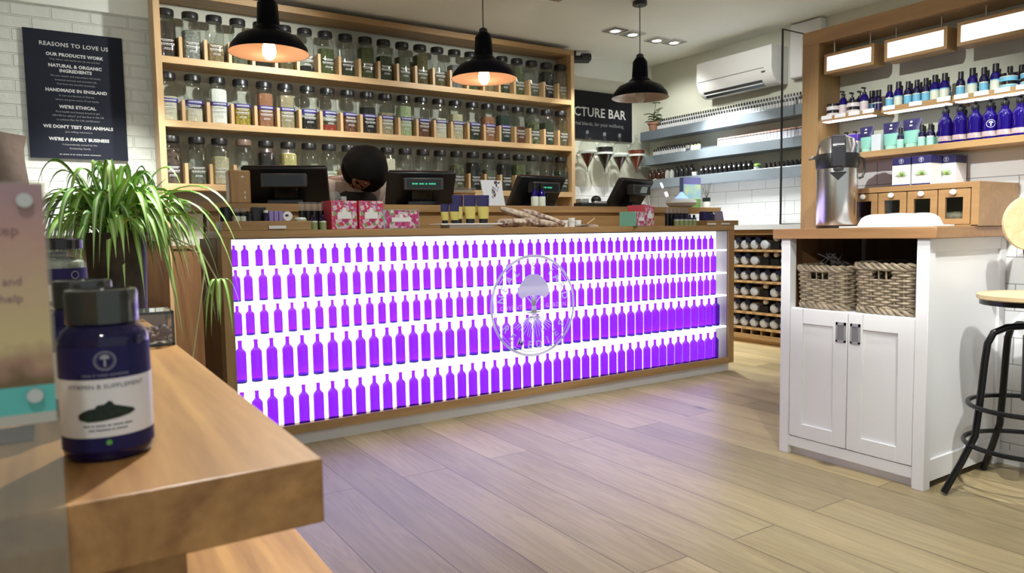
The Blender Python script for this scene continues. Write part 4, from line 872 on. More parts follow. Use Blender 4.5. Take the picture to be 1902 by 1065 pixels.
# folded floral cloth rolls
CLOTH = pm('floral_cloth', (0.66, 0.55, 0.44), 0.8, col2=(0.20, 0.10, 0.09), nscale=34)
CLOTHB = pm('floral_cloth_brown', (0.40, 0.29, 0.20), 0.8, col2=(0.62, 0.53, 0.44), nscale=30)
for k, (x, y, z, L, r, rz, ti, lbl) in enumerate(((2.25, 3.47, 0.028, 0.20, 0.030, 0.0, 0.0, 'rolled floral cloth nearest the yellow tubes'), (2.43, 3.46, 0.026, 0.24, 0.028, -0.2, -0.12, 'rolled floral cloth lying in front of the pile'), (2.36, 3.54, 0.075, 0.26, 0.026, -0.25, -0.30, 'rolled floral cloth on top of the pile, tilted'), (2.52, 3.53, 0.060, 0.28, 0.024, -0.3, -0.32, 'rolled floral cloth sloping down towards the white pots'))):
    vs = []; n = 14; m = 9; rr2 = random.Random(k+5)
    for j in range(m):
        u = j/(m-1)-.5; e = 1-0.55*(abs(u)*2)**4
        for i in range(n):
            a = 2*PI*i/n; q = r*e*(1+rr2.uniform(-.09, .09)); vs.append((u*L, q*1.35*math.cos(a), q*0.85*math.sin(a)))
    fs = [(j*n+i, j*n+(i+1) % n, (j+1)*n+(i+1) % n, (j+1)*n+i) for j in range(m-1) for i in range(n)]+[tuple(range(n))[::-1], tuple((m-1)*n+i for i in range(n))]
    b = MB(); b.add(vs, fs); o = b.obj('cloth_roll', [CLOTH if k != 2 else CLOTHB]); o.location = (x, y, CZ+z); o.rotation_euler = (0, -ti, rz); tag(o, lbl, 'cloth', 'rolled floral cloths')
for k, (x, h) in enumerate(((2.655, 0.042), (2.709, 0.056), (2.757, 0.042))):
    t = thing('white_pot', 'tiny white lidded pot behind the leaflet fan, %s' % ['left one', 'middle and tallest', 'right one'][k], 'pot', (x, 3.50, CZ), 0, 'tiny white pots')
    MB().lathe([(0, 0), (0.019, 0), (0.019, h*.5), (0, h*.5)], 16).obj('pot', PAPER, t); MB().lathe([(0, h*.56), (0.021, h*.56), (0.021, h), (0, h)], 16).lathe([(0.018, h*.5), (0.018, h*.57)], 12).obj('lid', WSAT, t)
b = MB()
for k in range(7): 
    a = -0.5+0.16*k; c, s_ = math.cos(a), math.sin(a); z = 0.001+0.002*k
    P = [(-0.07, -0.03), (0.07, -0.03), (0.07, 0.03), (-0.07, 0.03)]; b.prism([(x*c-y*s_, x*s_+y*c) for x, y in P], z, z+0.0015)
o = b.obj('leaflet_fan', pm('cream_leaflet', (0.62, 0.50, 0.45), 0.6, col2=(0.74, 0.68, 0.62), nscale=20), loc=(2.80, 3.47, CZ), smooth=False); tag(o, 'fan of cream leaflets lying in front of the tiny white pots', 'leaflets', kind='stuff')
o = MB().tube([(0, 0, 0), (0.07, 0.01, 0.035)], 0.004, 6).obj('wooden_stick', PINE, loc=(2.83, 3.50, CZ+0.018)); tag(o, 'thin wooden stick poking up from the leaflet fan', 'stick')
gift(3.185, 3.47, 0.19, 0.11, 0.092, MINTB, FLM, 'low mint gift box with floral front at the right of the countertop', 0.45, 0.004)
gift(3.345, 3.57, 0.13, 0.13, 0.139, PINK, FLP, 'tall coral pink gift box behind the right mint box', 0.35, 0.004)
for k in range(5):
    o = bpy.data.objects.new('oil_bottle', oilm); COL.objects.link(o); o.location = (3.56+0.042*k, 3.455, CZ); tag(o, 'little olive-label oil bottle in the front row right of the pink box', 'bottle', 'olive-label bottles, right front row')
for k in range(6):
    t = thing('capped_bottle', 'black bottle with clear cap in the back row right of the pink box', 'bottle', (3.55+0.036*k, 3.53, CZ), 0, 'black bottles with clear caps, right')
    MB().lathe([(0, 0), (0.0155, 0), (0.0155, 0.085)], 10).obj('body', BLKG, t); MB().lathe([(0.0155, 0.085), (0.015, 0.122), (0, 0.123)], 10).obj('cap', CLEARP, t)
o = MB().box(-0.035, 0.035, -0.02, 0.02, 0, 0.062).obj('navy_box', NAVY, loc=(3.85, 3.47, T2), bev=0.002); tag(o, 'navy box standing on the right oak block', 'box')
item('dark_bottle', [(0, 0), (0.022, 0), (0.022, 0.04), (0.012, 0.05), (0.012, 0.062), (0, 0.062)], [COBD], None, (3.916, 3.47, T2), 'dark bottle between the navy box and the lilac pouch', 'bottle')
o = MB().prism([(-0.045, 0), (0.045, 0), (0.028, 0.066), (-0.028, 0.066)], -0.012, 0.012, 'XZ').obj('lilac_pouch', pm('grey_lilac', (0.28, 0.25, 0.36), 0.4), loc=(3.99, 3.47, T2), bev=0.003); tag(o, 'grey-lilac pouch at the right end of the countertop', 'pouch')

# brown cabinet with grey top behind the left end of the counter
lc = thing('back_cabinet', 'brown cabinet with a pale grey top behind the spider plant', 'cabinet', (-0.2, 5.2, 0))
W(MB().box(-1.0, 0.63, 4.85, 5.66, 0.08, 0.99), 'body', BROWN, lc); W(MB().box(-1.02, 0.65, 4.82, 5.67, 0.99, 1.03), 'top', pm('grey_top', (0.42, 0.42, 0.42), 0.4), lc)
W(MB().box(-0.98, 0.61, 4.87, 5.64, 0, 0.08), 'plinth', BLACK, lc)
for k in range(3): W(MB().box(-0.98+0.54*k, -0.46+0.54*k, 4.835, 4.85, 0.10, 0.97), 'door', BROWN, lc, bev=0.002); 


# ------------------------------------------------------------------ white cabinet with baskets
X0, X1, Y0, Y1 = 2.735, 3.345, 1.385, 2.025
cb = thing('white_cabinet', 'white shaker cabinet with two doors and an open shelf, oak top', 'cabinet', (3.04, 1.70, 0))
def WP(mb, nm, m, **k): return W(mb, nm, m, cb, **k)
WP(MB().box(X0-0.022, X1+0.002, 1.352, 2.052, 0.957, 1.0), 'worktop', TOPW, bev=0.003)
for q in ((X0, X0+0.045, 1.978, 2.023), (X0, X0+0.045, 1.385, 1.432), (X1-0.045, X1, 1.978, 2.023), (X1-0.05, X1, 1.385, 1.432)):
    WP(MB().box(*q, 0, 0.957), 'corner_post', WHITE, bev=0.002)
WP(MB().box(X0+0.045, X1-0.05, 1.395, 1.405, 0.06, 0.957).box(X0+0.045, X1-0.05, 1.386, 1.396, 0.905, 0.957).box(X0+0.045, X1-0.05, 1.386, 1.396, 0.03, 0.115), 'side_panel', WHITE, bev=0.002)
WP(MB().box(X0+0.045, X1-0.045, 2.0, 2.01, 0.03, 0.957).box(X1-0.02, X1-0.01, 1.432, 1.978, 0.03, 0.957).box(X0+0.02, X1-0.02, 1.432, 1.978, 0.645, 0.655), 'carcass', WHITE)
WP(MB().box(X0+0.045, X1-0.03, 1.99, 1.999, 0.655, 0.957).box(X1-0.03, X1-0.021, 1.432, 1.99, 0.655, 0.957).box(X0+0.045, X1-0.03, 1.406, 1.412, 0.655, 0.957), 'lining', BROWN)
WP(MB().box(X0+0.006, X0+0.03, 1.432, 1.978, 0.038, 0.082).box(X0+0.030, X0+0.045, 1.432, 1.978, 0, 0.045), 'bottom_rail', WHITE)
def door(y0, y1, hy0, hy1, nm):
    z0, z1 = 0.086, 0.652; f = 0.062
    b = MB().box(X0+0.004, X0+0.024, y0, y0+f, z0, z1).box(X0+0.004, X0+0.024, y1-f, y1, z0, z1).box(X0+0.004, X0+0.024, y0+f, y1-f, z0, z0+f-0.002).box(X0+0.004, X0+0.024, y0+f, y1-f, z1-f, z1).box(X0+0.014, X0+0.022, y0+f-.002, y1-f+.002, z0+f-.002, z1-f+.002)
    d = WP(b, 'door', WHITE, bev=0.0015)
    l = cb.location; h = MB().box(X0, X0+0.0045, hy0, hy0+0.008, 0.530, 0.612).box(X0, X0+0.0045, hy1-0.008, hy1, 0.530, 0.612).box(X0, X0+0.0045, hy0, hy1, 0.600, 0.612).box(X0, X0+0.0045, hy0, hy1, 0.530, 0.538).box(X0+0.003, X0+0.0046, hy0, hy1, 0.53, 0.612, 1)
    h.v = [(x-l.x, y-l.y, z-l.z) for x, y, z in h.v]
    o = h.obj('recessed_handle', [pm('pewter', (0.33, 0.32, 0.345), 0.4, 0.2), pm('pewter_dark', (0.22, 0.215, 0.225), 0.4, 0.2)], d, smooth=False, label='grey metal recessed handle')
door(1.434, 1.703, 1.650, 1.692, 'r'); door(1.707, 1.976, 1.712, 1.756, 'l')
WICK = pm('wicker', (0.30, 0.23, 0.155), 0.6, noise=0.45, nscale=34)
WICK2 = pm('wicker_light', (0.36, 0.285, 0.20), 0.6, noise=0.5, nscale=30)
def basket(yc, wy, h, label):
    t = thing('wicker_basket', label, 'basket', (2.955, yc, 0.656), 0, 'wicker baskets')
    dx, dy = 0.185, wy/2
    def loop(s, grow=0):  # point on a rounded rectangle, s in 0..1
        a = 2*PI*s; ca, sa = math.cos(a), math.sin(a); p = 5.0
        r = 1/((abs(ca)**p+abs(sa)**p)**(1/p)); return ((dx+grow)*r*ca, (dy+grow)*r*sa)
    NS = 28; N = 112; rows = 15; b = MB(); pitch = (h-0.05)/rows
    for k in range(rows):
        z = 0.022+pitch*(k+.5); run = []; tap = 1+0.05*k/rows
        for i in range(N+1):
            s_ = i/N; x, y = loop(s_); off = 0.0045*math.sin(PI*NS*s_+PI*k)
            q = Vector((x, y)).normalized(); P = ((x+q.x*off)*tap, (y+q.y*off)*tap, z)
            hole = k in (rows-4, rows-3, rows-2) and x < -dx*0.85 and abs(y) < 0.036
            if hole:
                if len(run) > 1: b.tube(run, 0.0056, 5)
                run = []
            else: run.append(P)
        if len(run) > 1: b.tube(run, 0.0056, 5)
    b.obj('weave', WICK2, t)
    b = MB()
    for i in range(NS):
        x, y = loop((i+.5)/NS); b.tube([(x, y, 0.0), (x*1.05, y*1.05, h-0.02)], 0.0035, 5)
    b.obj('stakes', WICK, t)
    for zz, nm in ((h-0.022, 'rim'), (0.012, 'base_braid')):
        b = MB()
        for ph_ in range(3):
            pts = []
            for i in range(N):
                s_ = i/N; x, y = loop(s_); q = Vector((x, y)).normalized(); o_ = 0.007*math.sin(2*PI*11*s_+ph_*2*PI/3); g = 1.055 if nm == 'rim' else 1.0
                pts.append((x*g+q.x*o_, y*g+q.y*o_, zz+0.010*math.cos(2*PI*11*s_+ph_*2*PI/3)))
            b.tube(pts, 0.0072, 6, closed=True)
        b.obj(nm, WICK2, t)
    P_ = [loop(i/40, -0.004) for i in range(40)]
    MB().prism(P_, 0.002, 0.008).obj('base', WICK, t)
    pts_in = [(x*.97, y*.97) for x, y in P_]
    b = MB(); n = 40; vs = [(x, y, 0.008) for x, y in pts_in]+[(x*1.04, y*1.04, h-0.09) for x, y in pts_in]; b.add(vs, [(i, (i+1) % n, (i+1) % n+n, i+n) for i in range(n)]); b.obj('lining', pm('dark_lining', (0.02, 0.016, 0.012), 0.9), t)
basket(1.852, 0.244, 0.195, 'grey-brown wicker basket on the left of the open shelf, netting above it')
basket(1.577, 0.262, 0.212, 'grey-brown wicker basket on the right of the open shelf')
nb = MB(); rr3 = random.Random(4)
for k in range(14):
    a = rr3.uniform(0, 6.28); nb.tube([(rr3.uniform(-.05, .05), rr3.uniform(-.05, .06), 0.0), (rr3.uniform(-.05, .05), rr3.uniform(-.05, .06), 0.03), (rr3.uniform(-.06, .03), rr3.uniform(-.04, .08), 0.075)], 0.003, 4)
o = nb.obj('black_netting', pm('net_grey', (0.07, 0.06, 0.06), 0.8), loc=(2.90, 1.87, 0.815)); tag(o, 'crumpled dark netting sticking out of the left wicker basket', 'netting', kind='stuff')

# airpot
ap = thing('vacuum_jug', 'tall brushed steel pump vacuum jug on the oak worktop', 'jug', (2.865, 1.845, 1.0005), -0.95)
BR = pm('brushed_steel', (0.62, 0.60, 0.60), 0.24, 1.0)
MB().lathe([(0, 0.012), (0.080, 0.012), (0.0815, 0.016), (0.0815, 0.255)], 40).obj('steel_body', BR, ap)
MB().lathe([(0, 0), (0.076, 0), (0.079, 0.012), (0, 0.013)], 40).obj('base_ring', BLACK, ap)
MB().lathe([(0.0815, 0.252), (0.0855, 0.262), (0.0885, 0.300), (0.086, 0.315), (0.07, 0.318), (0, 0.318)], 40).prism([(-0.035, 0.235), (0.035, 0.235), (0.0, 0.20)], -0.084, -0.070, 'XZ').obj('collar', BLACK, ap)
MB().lathe([(0.083, 0.315), (0.079, 0.350), (0.066, 0.378), (0.040, 0.390), (0, 0.393)], 40).obj('steel_dome', BR, ap)
MB().box(-0.028, 0.028, -0.100, -0.066, 0.255, 0.345).prism([(-0.066, 0.34), (-0.097, 0.34), (-0.091, 0.362), (-0.074, 0.384), (-0.04, 0.396), (0.03, 0.399), (0.03, 0.38)], -0.028, 0.028, 'YZ').box(-0.02, 0.02, -0.098, -0.085, 0.238, 0.256).obj('pump_lever', pm('dark_glossy', (0.03, 0.028, 0.035), 0.22), ap, bev=0.006)
MB().tube([(0.084, 0.0, 0.30), (0.103, 0.0, 0.29), (0.106, 0, 0.24), (0.098, 0, 0.215), (0.084, 0, 0.21)], 0.005, 8).tube([(-0.086, 0, 0.30), (-0.090, 0, 0.31)], 0.006, 6).obj('carry_handle', BLACK, ap)
MB().tube([(-0.086, -0.01, 0.302), (-0.112, -0.02, 0.296)], 0.004, 8).ell((-0.098, -0.014, 0.306), (0.008, 0.006, 0.006), 8, 6).obj('latch', CHROME, ap)

# white tray with folded white towels
wt2 = thing('white_tray', 'flat white tray on the cabinet top carrying a white bundle', 'tray', (2.79, 1.56, 1.0005))
MB().box(-0.055, 0.10, -0.185, 0.19, 0, 0.007).obj('tray', WSAT, wt2, bev=0.002)
b = MB(); vs = []; nY, nA = 26, 14
for j in range(nY+1):
    u = j/nY; y = -0.148+0.292*u; e = max(0, 1-abs(2*u-1)**7)**0.4; lob = 1+0.03*math.sin(2*PI*u*2.4)
    for i in range(nA+1):
        a = PI*i/nA; vs.append((0.055*math.cos(a)*max(e, .8), y, 0.046*e*lob*max(0, math.sin(a))**0.35))
b.add(vs, [(j*(nA+1)+i, j*(nA+1)+i+1, (j+1)*(nA+1)+i+1, (j+1)*(nA+1)+i) for j in range(nY) for i in range(nA)]+[tuple(range(nA+1)), tuple(nY*(nA+1)+i for i in range(nA+1))[::-1]])
o = b.obj('cloth_bundle', pm('bright_white_cloth', (0.88, 0.88, 0.90), 0.6), loc=(2.815, 1.548, 1.0085)); tag(o, 'rounded bright white bundle on the flat white tray', 'cloth')

# oak box of little glazed drawers
ob = thing('drawer_box', 'oak box with a row of little glazed doors and white knobs on the worktop', 'drawer box', (3.17, 1.65, 1.0005))
XB0, XB1, YB0, YB1, ZB = 3.0, 3.335, 1.342, 2.00, 1.172
LOAK = wood('honey_oak', (0.35, 0.20, 0.085), (0.25, 0.135, 0.052), 'Y', 1.2); 
W(MB().box(XB0, XB1, YB0, YB1, 1.150, ZB).box(XB0, XB1, YB0, YB0+0.028, 1.0005, 1.15).box(XB0, XB1, YB1-0.02, YB1, 1.0005, 1.15).box(XB0, XB1, YB0, YB1, 1.0005, 1.006).box(XB1-0.01, XB1, YB0, YB1, 1.0, 1.15), 'case', LOAK, ob, bev=0.001)
CT = [('yellowish leaves', cont(.20, .16, .10, 40, .7)), ('dark red flakes', cont(.16, .03, .035, 40, .7)), ('plain dark contents', cont(.03, .018, .010)), ('pinkish pieces', cont(.30, .18, .16, 40, .8)), ('brown pieces', cont(.10, .07, .05, 40, .8))]
for k in range(5):
    y0 = 1.374+0.1235*k; y1 = y0+0.119; z0, z1 = 1.008, 1.146; f = 0.026
    b = MB().box(XB0+0.002, XB0+0.016, y0, y0+f, z0, z1).box(XB0+0.002, XB0+0.016, y1-f, y1, z0, z1).box(XB0+0.002, XB0+0.016, y0+f, y1-f, z0, z0+f-.004).box(XB0+0.002, XB0+0.016, y0+f, y1-f, z1-f-.006, z1)
    d = W(b, 'door', LOAK, ob, bev=0.001); l = ob.location
    def sub(mb, nm, m): mb.v = [(x-l.x, y-l.y, z-l.z) for x, y, z in mb.v]; return mb.obj(nm, m, d)
    sub(MB().ell((XB0-0.008, (y0+y1)/2, z1-0.012), (0.010, 0.0125, 0.0115), 14, 9), 'knob', WSAT)
    sub(MB().box(XB0+0.008, XB0+0.010, y0+f, y1-f, z0+f-.004, z1-f-.006), 'pane', CLEAR)
    W(MB().box(XB0+0.02, XB1-0.02, y0+0.004, y1-0.004, 1.006, 1.006+0.052-0.012*(k % 2)), 'contents', CT[k][1], ob)
W(MB().box(XB0+0.20, XB0+0.21, YB0+0.03, YB1-0.02, 1.006, 1.15), 'dark_divider', pm('dark_inside', (0.02, 0.013, 0.008), 0.8), ob)
EMB = pm('pale_emblem', (0.50, 0.50, 0.62), 0.5); SPR = pm('sprig_green', (0.28, 0.48, 0.06), 0.5); SHADE = pm('pale_grey_cup', (0.60, 0.60, 0.60), 0.5)
for k, (yc, xc, lbl) in enumerate(((1.712, 3.17, 'white and navy tea carton with a green sprig, left one on the oak box'), (1.625, 3.165, 'white and navy tea carton with a green sprig, middle one on the oak box'), (1.572, 3.263, 'white and navy tea carton half hidden, right one on the oak box'))):
    t = thing('tea_carton', lbl, 'carton', (xc, yc, ZB+0.0008), 0, 'tea cartons on the oak box'); w2 = 0.039; d2 = 0.045; h = 0.128
    MB().box(-d2, d2, -w2, w2, 0, h*.70).obj('carton', pm('carton_white', (0.78, 0.77, 0.80), 0.4), t, bev=0.001)
    MB().box(-d2, d2, -w2, w2, h*.74, h).obj('navy_lid', NAVY, t, bev=0.001); MB().box(-d2, d2, -w2, w2, h*.70, h*.74).obj('cream_band', CREAM, t)
    MB().box(-d2-.0006, -d2, -w2, w2, 0.002, 0.012).obj('navy_strip', NAVY, t)
    b = MB()
    for q in range(9): leaf(b, (-d2-.001, 0, 0.046), (0, math.cos(q*.35+.2), math.sin(q*.35+.2)), 0.028, 0.013, droop=0)
    b.obj('sprig', SPR, t, fixn=False, smooth=False)
    MB().prism([(-0.017, 0.048), (0.017, 0.048), (0.012, 0.022), (-0.012, 0.022)], -d2-.0009, -d2, 'YZ').obj('cup_print', SHADE, t, smooth=False)
    b = MB(); n = 20
    for q in range(n):
        a0, a1 = 2*PI*q/n, 2*PI*(q+1)/n; b.add([(-d2-.0008, .0105*math.cos(a0), h*.87+.0105*math.sin(a0)), (-d2-.0008, .0105*math.cos(a1), h*.87+.0105*math.sin(a1)), (-d2-.0008, .009*math.cos(a1), h*.87+.009*math.sin(a1)), (-d2-.0008, .009*math.cos(a0), h*.87+.009*math.sin(a0))], [(0, 1, 2, 3)])
    b.prism([(-0.006, h*.87+.001), (0.006, h*.87+.001), (0, h*.87+.007)], -d2-.0008, -d2-.0002, 'YZ').prism([(-0.0015, h*.87-.007), (0.0015, h*.87-.007), (0.0015, h*.87+.001), (-0.0015, h*.87+.001)], -d2-.0008, -d2-.0002, 'YZ')
    b.obj('emblem', EMB, t, smooth=False, fixn=False)

# ------------------------------------------------------------------ oak wall unit
wu = thing('wall_shelving', 'oak framed wall unit with hanging light boxes above the oak drawer box', 'shelving', (3.25, 1.2, 0))
for ya, yb in ((2.148, 2.236), (0.2, 0.28)): W(MB().box(3.17, 3.349, ya, yb, 0, 1.888), 'side_post', SHZ, wu, bev=0.002)
W(MB().box(3.17, 3.349, 0.2, 2.236, 1.888, 1.954), 'top_board', SHW, wu, bev=0.002)
W(MB().box(3.17, 3.349, 0.28, 2.148, 1.320, 1.348), 'shelf', SHW, wu, bev=0.002)
for k, (ya, yb, ds) in enumerate(((1.875, 2.122, 'the leftmost, shortest'), (1.562, 1.828, 'the middle one'), (0.85, 1.523, 'the rightmost, longest'))):
    t = thing('light_box', 'glowing white light box in an oak case, %s' % ds, 'light box', (3.175, (ya+yb)/2, 1.735), 0, 'hanging light boxes'); h = (yb-ya)/2; d = 0.092
    MB().box(0, d, -h, h, 0, 0.014).box(0, d, -h, h, 0.080, 0.094).box(0, d, -h, -h+0.014, 0.014, 0.080).box(0, d, h-0.014, h, 0.014, 0.080).box(d-0.008, d, -h+.014, h-.014, 0.014, 0.080).obj('case', SHW, t, bev=0.001)
    MB().box(0.003, 0.010, -h+0.014, h-0.014, 0.014, 0.080).obj('front_panel', BOXLIGHT, t, smooth=False)
    for yy in (-h*.72, h*.72): MB().tube([(0.03, yy, 0.094), (0.03, yy, 0.153)], 0.0035, 6).obj('rod', CHROME, t)
LEDG = [(1.872, 2.134, 4, 'the left one'), (1.545, 1.832, 3, 'the middle one'), (0.9, 1.532, 7, 'the right, longest one')]
for k, (ya, yb, nt_, ds) in enumerate(LEDG):
    t = thing('lit_ledge', 'slim ledge with oak edge, price tags and a light strip beneath, %s' % ds, 'shelf', (3.17, (ya+yb)/2, 1.508), 0, 'lit product ledges'); h = (yb-ya)/2
    MB().box(0, 0.010, -h, h, 0.004, 0.028).box(0.010, 0.178, -h, -h+0.008, 0.004, 0.026).obj('oak_edge', SHW, t)
    MB().box(0.010, 0.178, -h+.008, h, 0.012, 0.024).obj('plate', pm('grey_plate', (0.35, 0.36, 0.37), 0.3, 0.4), t)
    MB().box(0.003, 0.050, -h+0.01, h-0.01, 0.0, 0.0035).box(0.011, 0.050, -h+0.01, h-0.01, 0.0035, 0.012).obj('light_strip', STRIP, t, smooth=False)
    for q in range(nt_):
        yy = h-0.035-(2*h-0.055)*q/max(1, nt_-1 if nt_ < 7 else nt_-.5); 
        if nt_ == 7: yy = h-0.035-0.075*q
        MB().box(-0.003, 0, yy-0.027, yy+0.027, 0.012, 0.031).obj('price_tag', PAPER, t, smooth=False)
LZ = 1.5325
def body_bottle(H, R, lab, body=COBALT, cap=BLACK, top='flip', labc=CREAM):
    b = MB(); b.lathe([(0, 0), (R, 0), (R, H*.40), (R, H*.44)], 14, mis=[0, 0, 3]).lathe([(R, H*.44), (R*.99, H*.58), (R*.75, H*.68), (R*.45, H*.73)], 14, mi=1)
    if top == 'flip': b.lathe([(R*.62, H*.72), (R*.60, H), (0, H)], 12, mi=2)
    else: b.lathe([(R*.5, H*.73), (R*.5, H*.80), (R*.2, H*.83), (R*.15, H*.94)], 12, mi=2).box(-R*1.1, R*.25, -R*.25, R*.25, H*.94, H, 2)
    return b.mesh('toiletry_bottle', [lab, body, cap, labc])
SK = body_bottle(0.104, 0.0165, SKY, COBD); SK2 = body_bottle(0.104, 0.0165, SKY); CRB = body_bottle(0.110, 0.0185, CREAM, labc=SKY); PMB = body_bottle(0.115, 0.0185, PKLAB, top='pump'); BK = body_bottle(0.102, 0.0150, NAVY, COBD)
def place(me, nm, p, label, cat='bottle', group=None, rz=0):
    o = bpy.data.objects.new(nm, me); COL.objects.link(o); o.location = p; o.rotation_euler = (0, 0, rz); return tag(o, label, cat, group)
PW = pm('pot_white_pink', (0.70, 0.66, 0.67), 0.4)
potm = MB().lathe([(0, 0), (0.031, 0), (0.031, 0.016), (0.031, 0.018)], 20, mis=[0, 1, 0]).lathe([(0.029, 0.018), (0.029, 0.030), (0, 0.031)], 20, mi=2).mesh('cosmetic_pot', [PKLAB, PW, BLKG])
potb = MB().lathe([(0, 0), (0.031, 0), (0.031, 0.016), (0.031, 0.019)], 20, mis=[0, 0, 1]).lathe([(0.029, 0.019), (0.029, 0.031), (0, 0.032)], 20, mi=2).mesh('cosmetic_pot', [SKY, CREAM, BLKG])
for (x, y, w_, s_, me) in ((3.215, 2.095, 'left pair on the left lit ledge', 'pink banded', potm), (3.215, 1.992, 'second pair on the left lit ledge', 'pink banded', potm), (3.215, 1.345, 'left pair on the right lit ledge', 'sky blue', potb), (3.215, 1.272, 'right pair on the right lit ledge', 'sky blue', potb)):
    for q in range(2): place(me, 'cosmetic_pot', (x, y, LZ+0.0325*q), '%s pot with black lid, %s of the %s' % (s_, ['lower', 'upper'][q], w_), 'pot', 'stacked cosmetic pots')
for k, y in enumerate((2.085, 2.043, 2.003)): place(PMB, 'pump_bottle', (3.285, y, LZ), 'blue pump bottle with pink label at the back of the left lit ledge', group='pump bottles behind the pots')
place(PMB, 'pump_bottle', (3.215, 2.045, LZ), 'blue pump bottle with pink label standing between the two pairs of pots')
place(PMB, 'pump_bottle', (3.215, 1.940, LZ), 'blue pump bottle with pink label right of the second pair of pots')
for k, y in enumerate((1.917, 1.897, 1.882)): place(BK if k else SK, 'dark_bottle', (3.27, y+0.02, LZ), 'small dark bottle at the right end of the left lit ledge, %s of three' % ['left', 'middle', 'right'][k], group='small dark bottles')
for k, (y, me, d) in enumerate(((1.818, SK2, 'sky blue'), (1.778, CRB, 'cream'), (1.736, SK, 'sky blue'), (1.698, SK, 'sky blue'), (1.660, SK, 'sky blue'), (1.622, CRB, 'cream'), (1.583, CRB, 'cream'))):
    place(me, 'toiletry_bottle', (3.21, y, LZ), 'dark blue bottle with %s label, %s from the left on the middle lit ledge' % (d, ORD[k]), group='bottles on the middle lit ledge')
for k, y in enumerate((1.800, 1.757, 1.715, 1.678, 1.640, 1.603)): place(SK if k % 2 else BK, 'toiletry_bottle', (3.268, y, LZ), 'dark blue bottle in the back row of the middle lit ledge', group='back row bottles on the middle lit ledge')
for k, (y, me, d) in enumerate(((1.520, SK, 'sky blue'), (1.475, CRB, 'cream'), (1.432, SK, 'sky blue'), (1.390, CRB, 'cream'))):
    place(me, 'toiletry_bottle', (3.21, y, LZ), 'dark blue bottle with %s label, %s from the left on the right lit ledge' % (d, ORD[k]), group='bottles on the right lit ledge')
for k, y in enumerate((1.50, 1.455, 1.412, 1.37, 1.33, 1.285, 1.24)): place(SK if k % 2 else BK, 'toiletry_bottle', (3.285, y, LZ), 'dark blue bottle in the back row of the right lit ledge', group='back row bottles on the right lit ledge')
# goods on the lower shelf
S2 = 1.3485
VP = pm('violet_foil', (0.10, 0.05, 0.42), 0.25)
pc = thing('foil_pouch', 'violet pouch with pale pink lower half behind the steel jug', 'pouch', (3.225, 2.015, S2), -PI/2)
MB().prism([(-0.045, 0.008), (0.045, 0.008), (0.048, 0.06), (-0.048, 0.06)], -0.016, 0.016, 'XZ').obj('lower_part', PKLAB, pc, bev=0.004)
MB().prism([(-0.048, 0.06), (0.048, 0.06), (0.05, 0.092), (-0.05, 0.092)], -0.014, 0.012, 'XZ').obj('upper_part', VP, pc, bev=0.004); MB().box(-0.045, 0.045, -0.012, 0.012, 0, 0.009).obj('base', BLACK, pc)
for k, y in enumerate((2.075, 2.03, 1.985)): place(PMB, 'pump_bottle', (3.30, y, S2), 'blue pump bottle at the back of the lower shelf behind the violet pouch', group='pump bottles behind the violet pouch')
TMM = (MINT, NAVY, MINTL)
for k, (y, wd, h) in enumerate(((1.930, 0.068, 0.118), (1.812, 0.082, 0.122), (1.722, 0.082, 0.126))):
    tb = tube_thing(3.225, y, h, wd, 'wide mint tube with navy top, %s on the lower shelf' % ['left one beside a white carton,', 'middle one', 'right one'][k], S2, TMM, group='mint tubes', rz=-PI/2)
    MB().box(-.006, .006, -0.012, -0.008, h*.74, h*.79).box(-.004, .004, -0.010, -0.006, h*.86, h*.92).obj('tiny_print', PAPER, tb, smooth=False)
o = MB().box(-0.02, 0.02, -0.022, 0.022, 0, 0.075).obj('white_carton', pm('grey_white_carton', (0.62, 0.68, 0.74), 0.4), loc=(3.22, 1.872, S2), bev=0.001); tag(o, 'plain white carton between two mint tubes on the lower shelf', 'carton')
MT = body_bottle(0.092, 0.0145, MINTL, COBD, labc=PAPER)
place(MT, 'toiletry_bottle', (3.215, 1.767, S2), 'small dark bottle with light mint label between the middle and right mint tubes')
for k, (x, y) in enumerate(((3.21, 1.672), (3.21, 1.636), (3.26, 1.690), (3.26, 1.655), (3.26, 1.622))): place(MT, 'toiletry_bottle', (x, y, S2), 'small dark bottle with light mint label left of the big blue pump bottles', group='small mint-label bottles')
H = 0.160; R = 0.0265
pmp = MB(); pmp.lathe([(0, 0.0), (R, 0.0), (R, H*.52), (R*.97, H*.585), (R*.78, H*.66), (R*.5, H*.71), (R*.45, H*.80)], 22, mi=0).lathe([(R*.5, H*.80), (R*.56, H*.83), (R*.5, H*.90), (R*.25, H*.92), (R*.2, H*.955)], 16, mi=1).box(-R*1.05, R*.35, -R*.28, R*.28, H*.955, H*.99, 1).lathe([(R+.0006, H*.07), (R+.0008, H*.07), (R+.0008, H*.20), (R+.0006, H*.20)], 22, mi=2)
pmp = pmp.mesh('pump_bottle', [COBALT, BLACK, pm('pale_printed_label', (0.50, 0.48, 0.46), 0.5, col2=(0.40, 0.25, 0.30), nscale=50)])
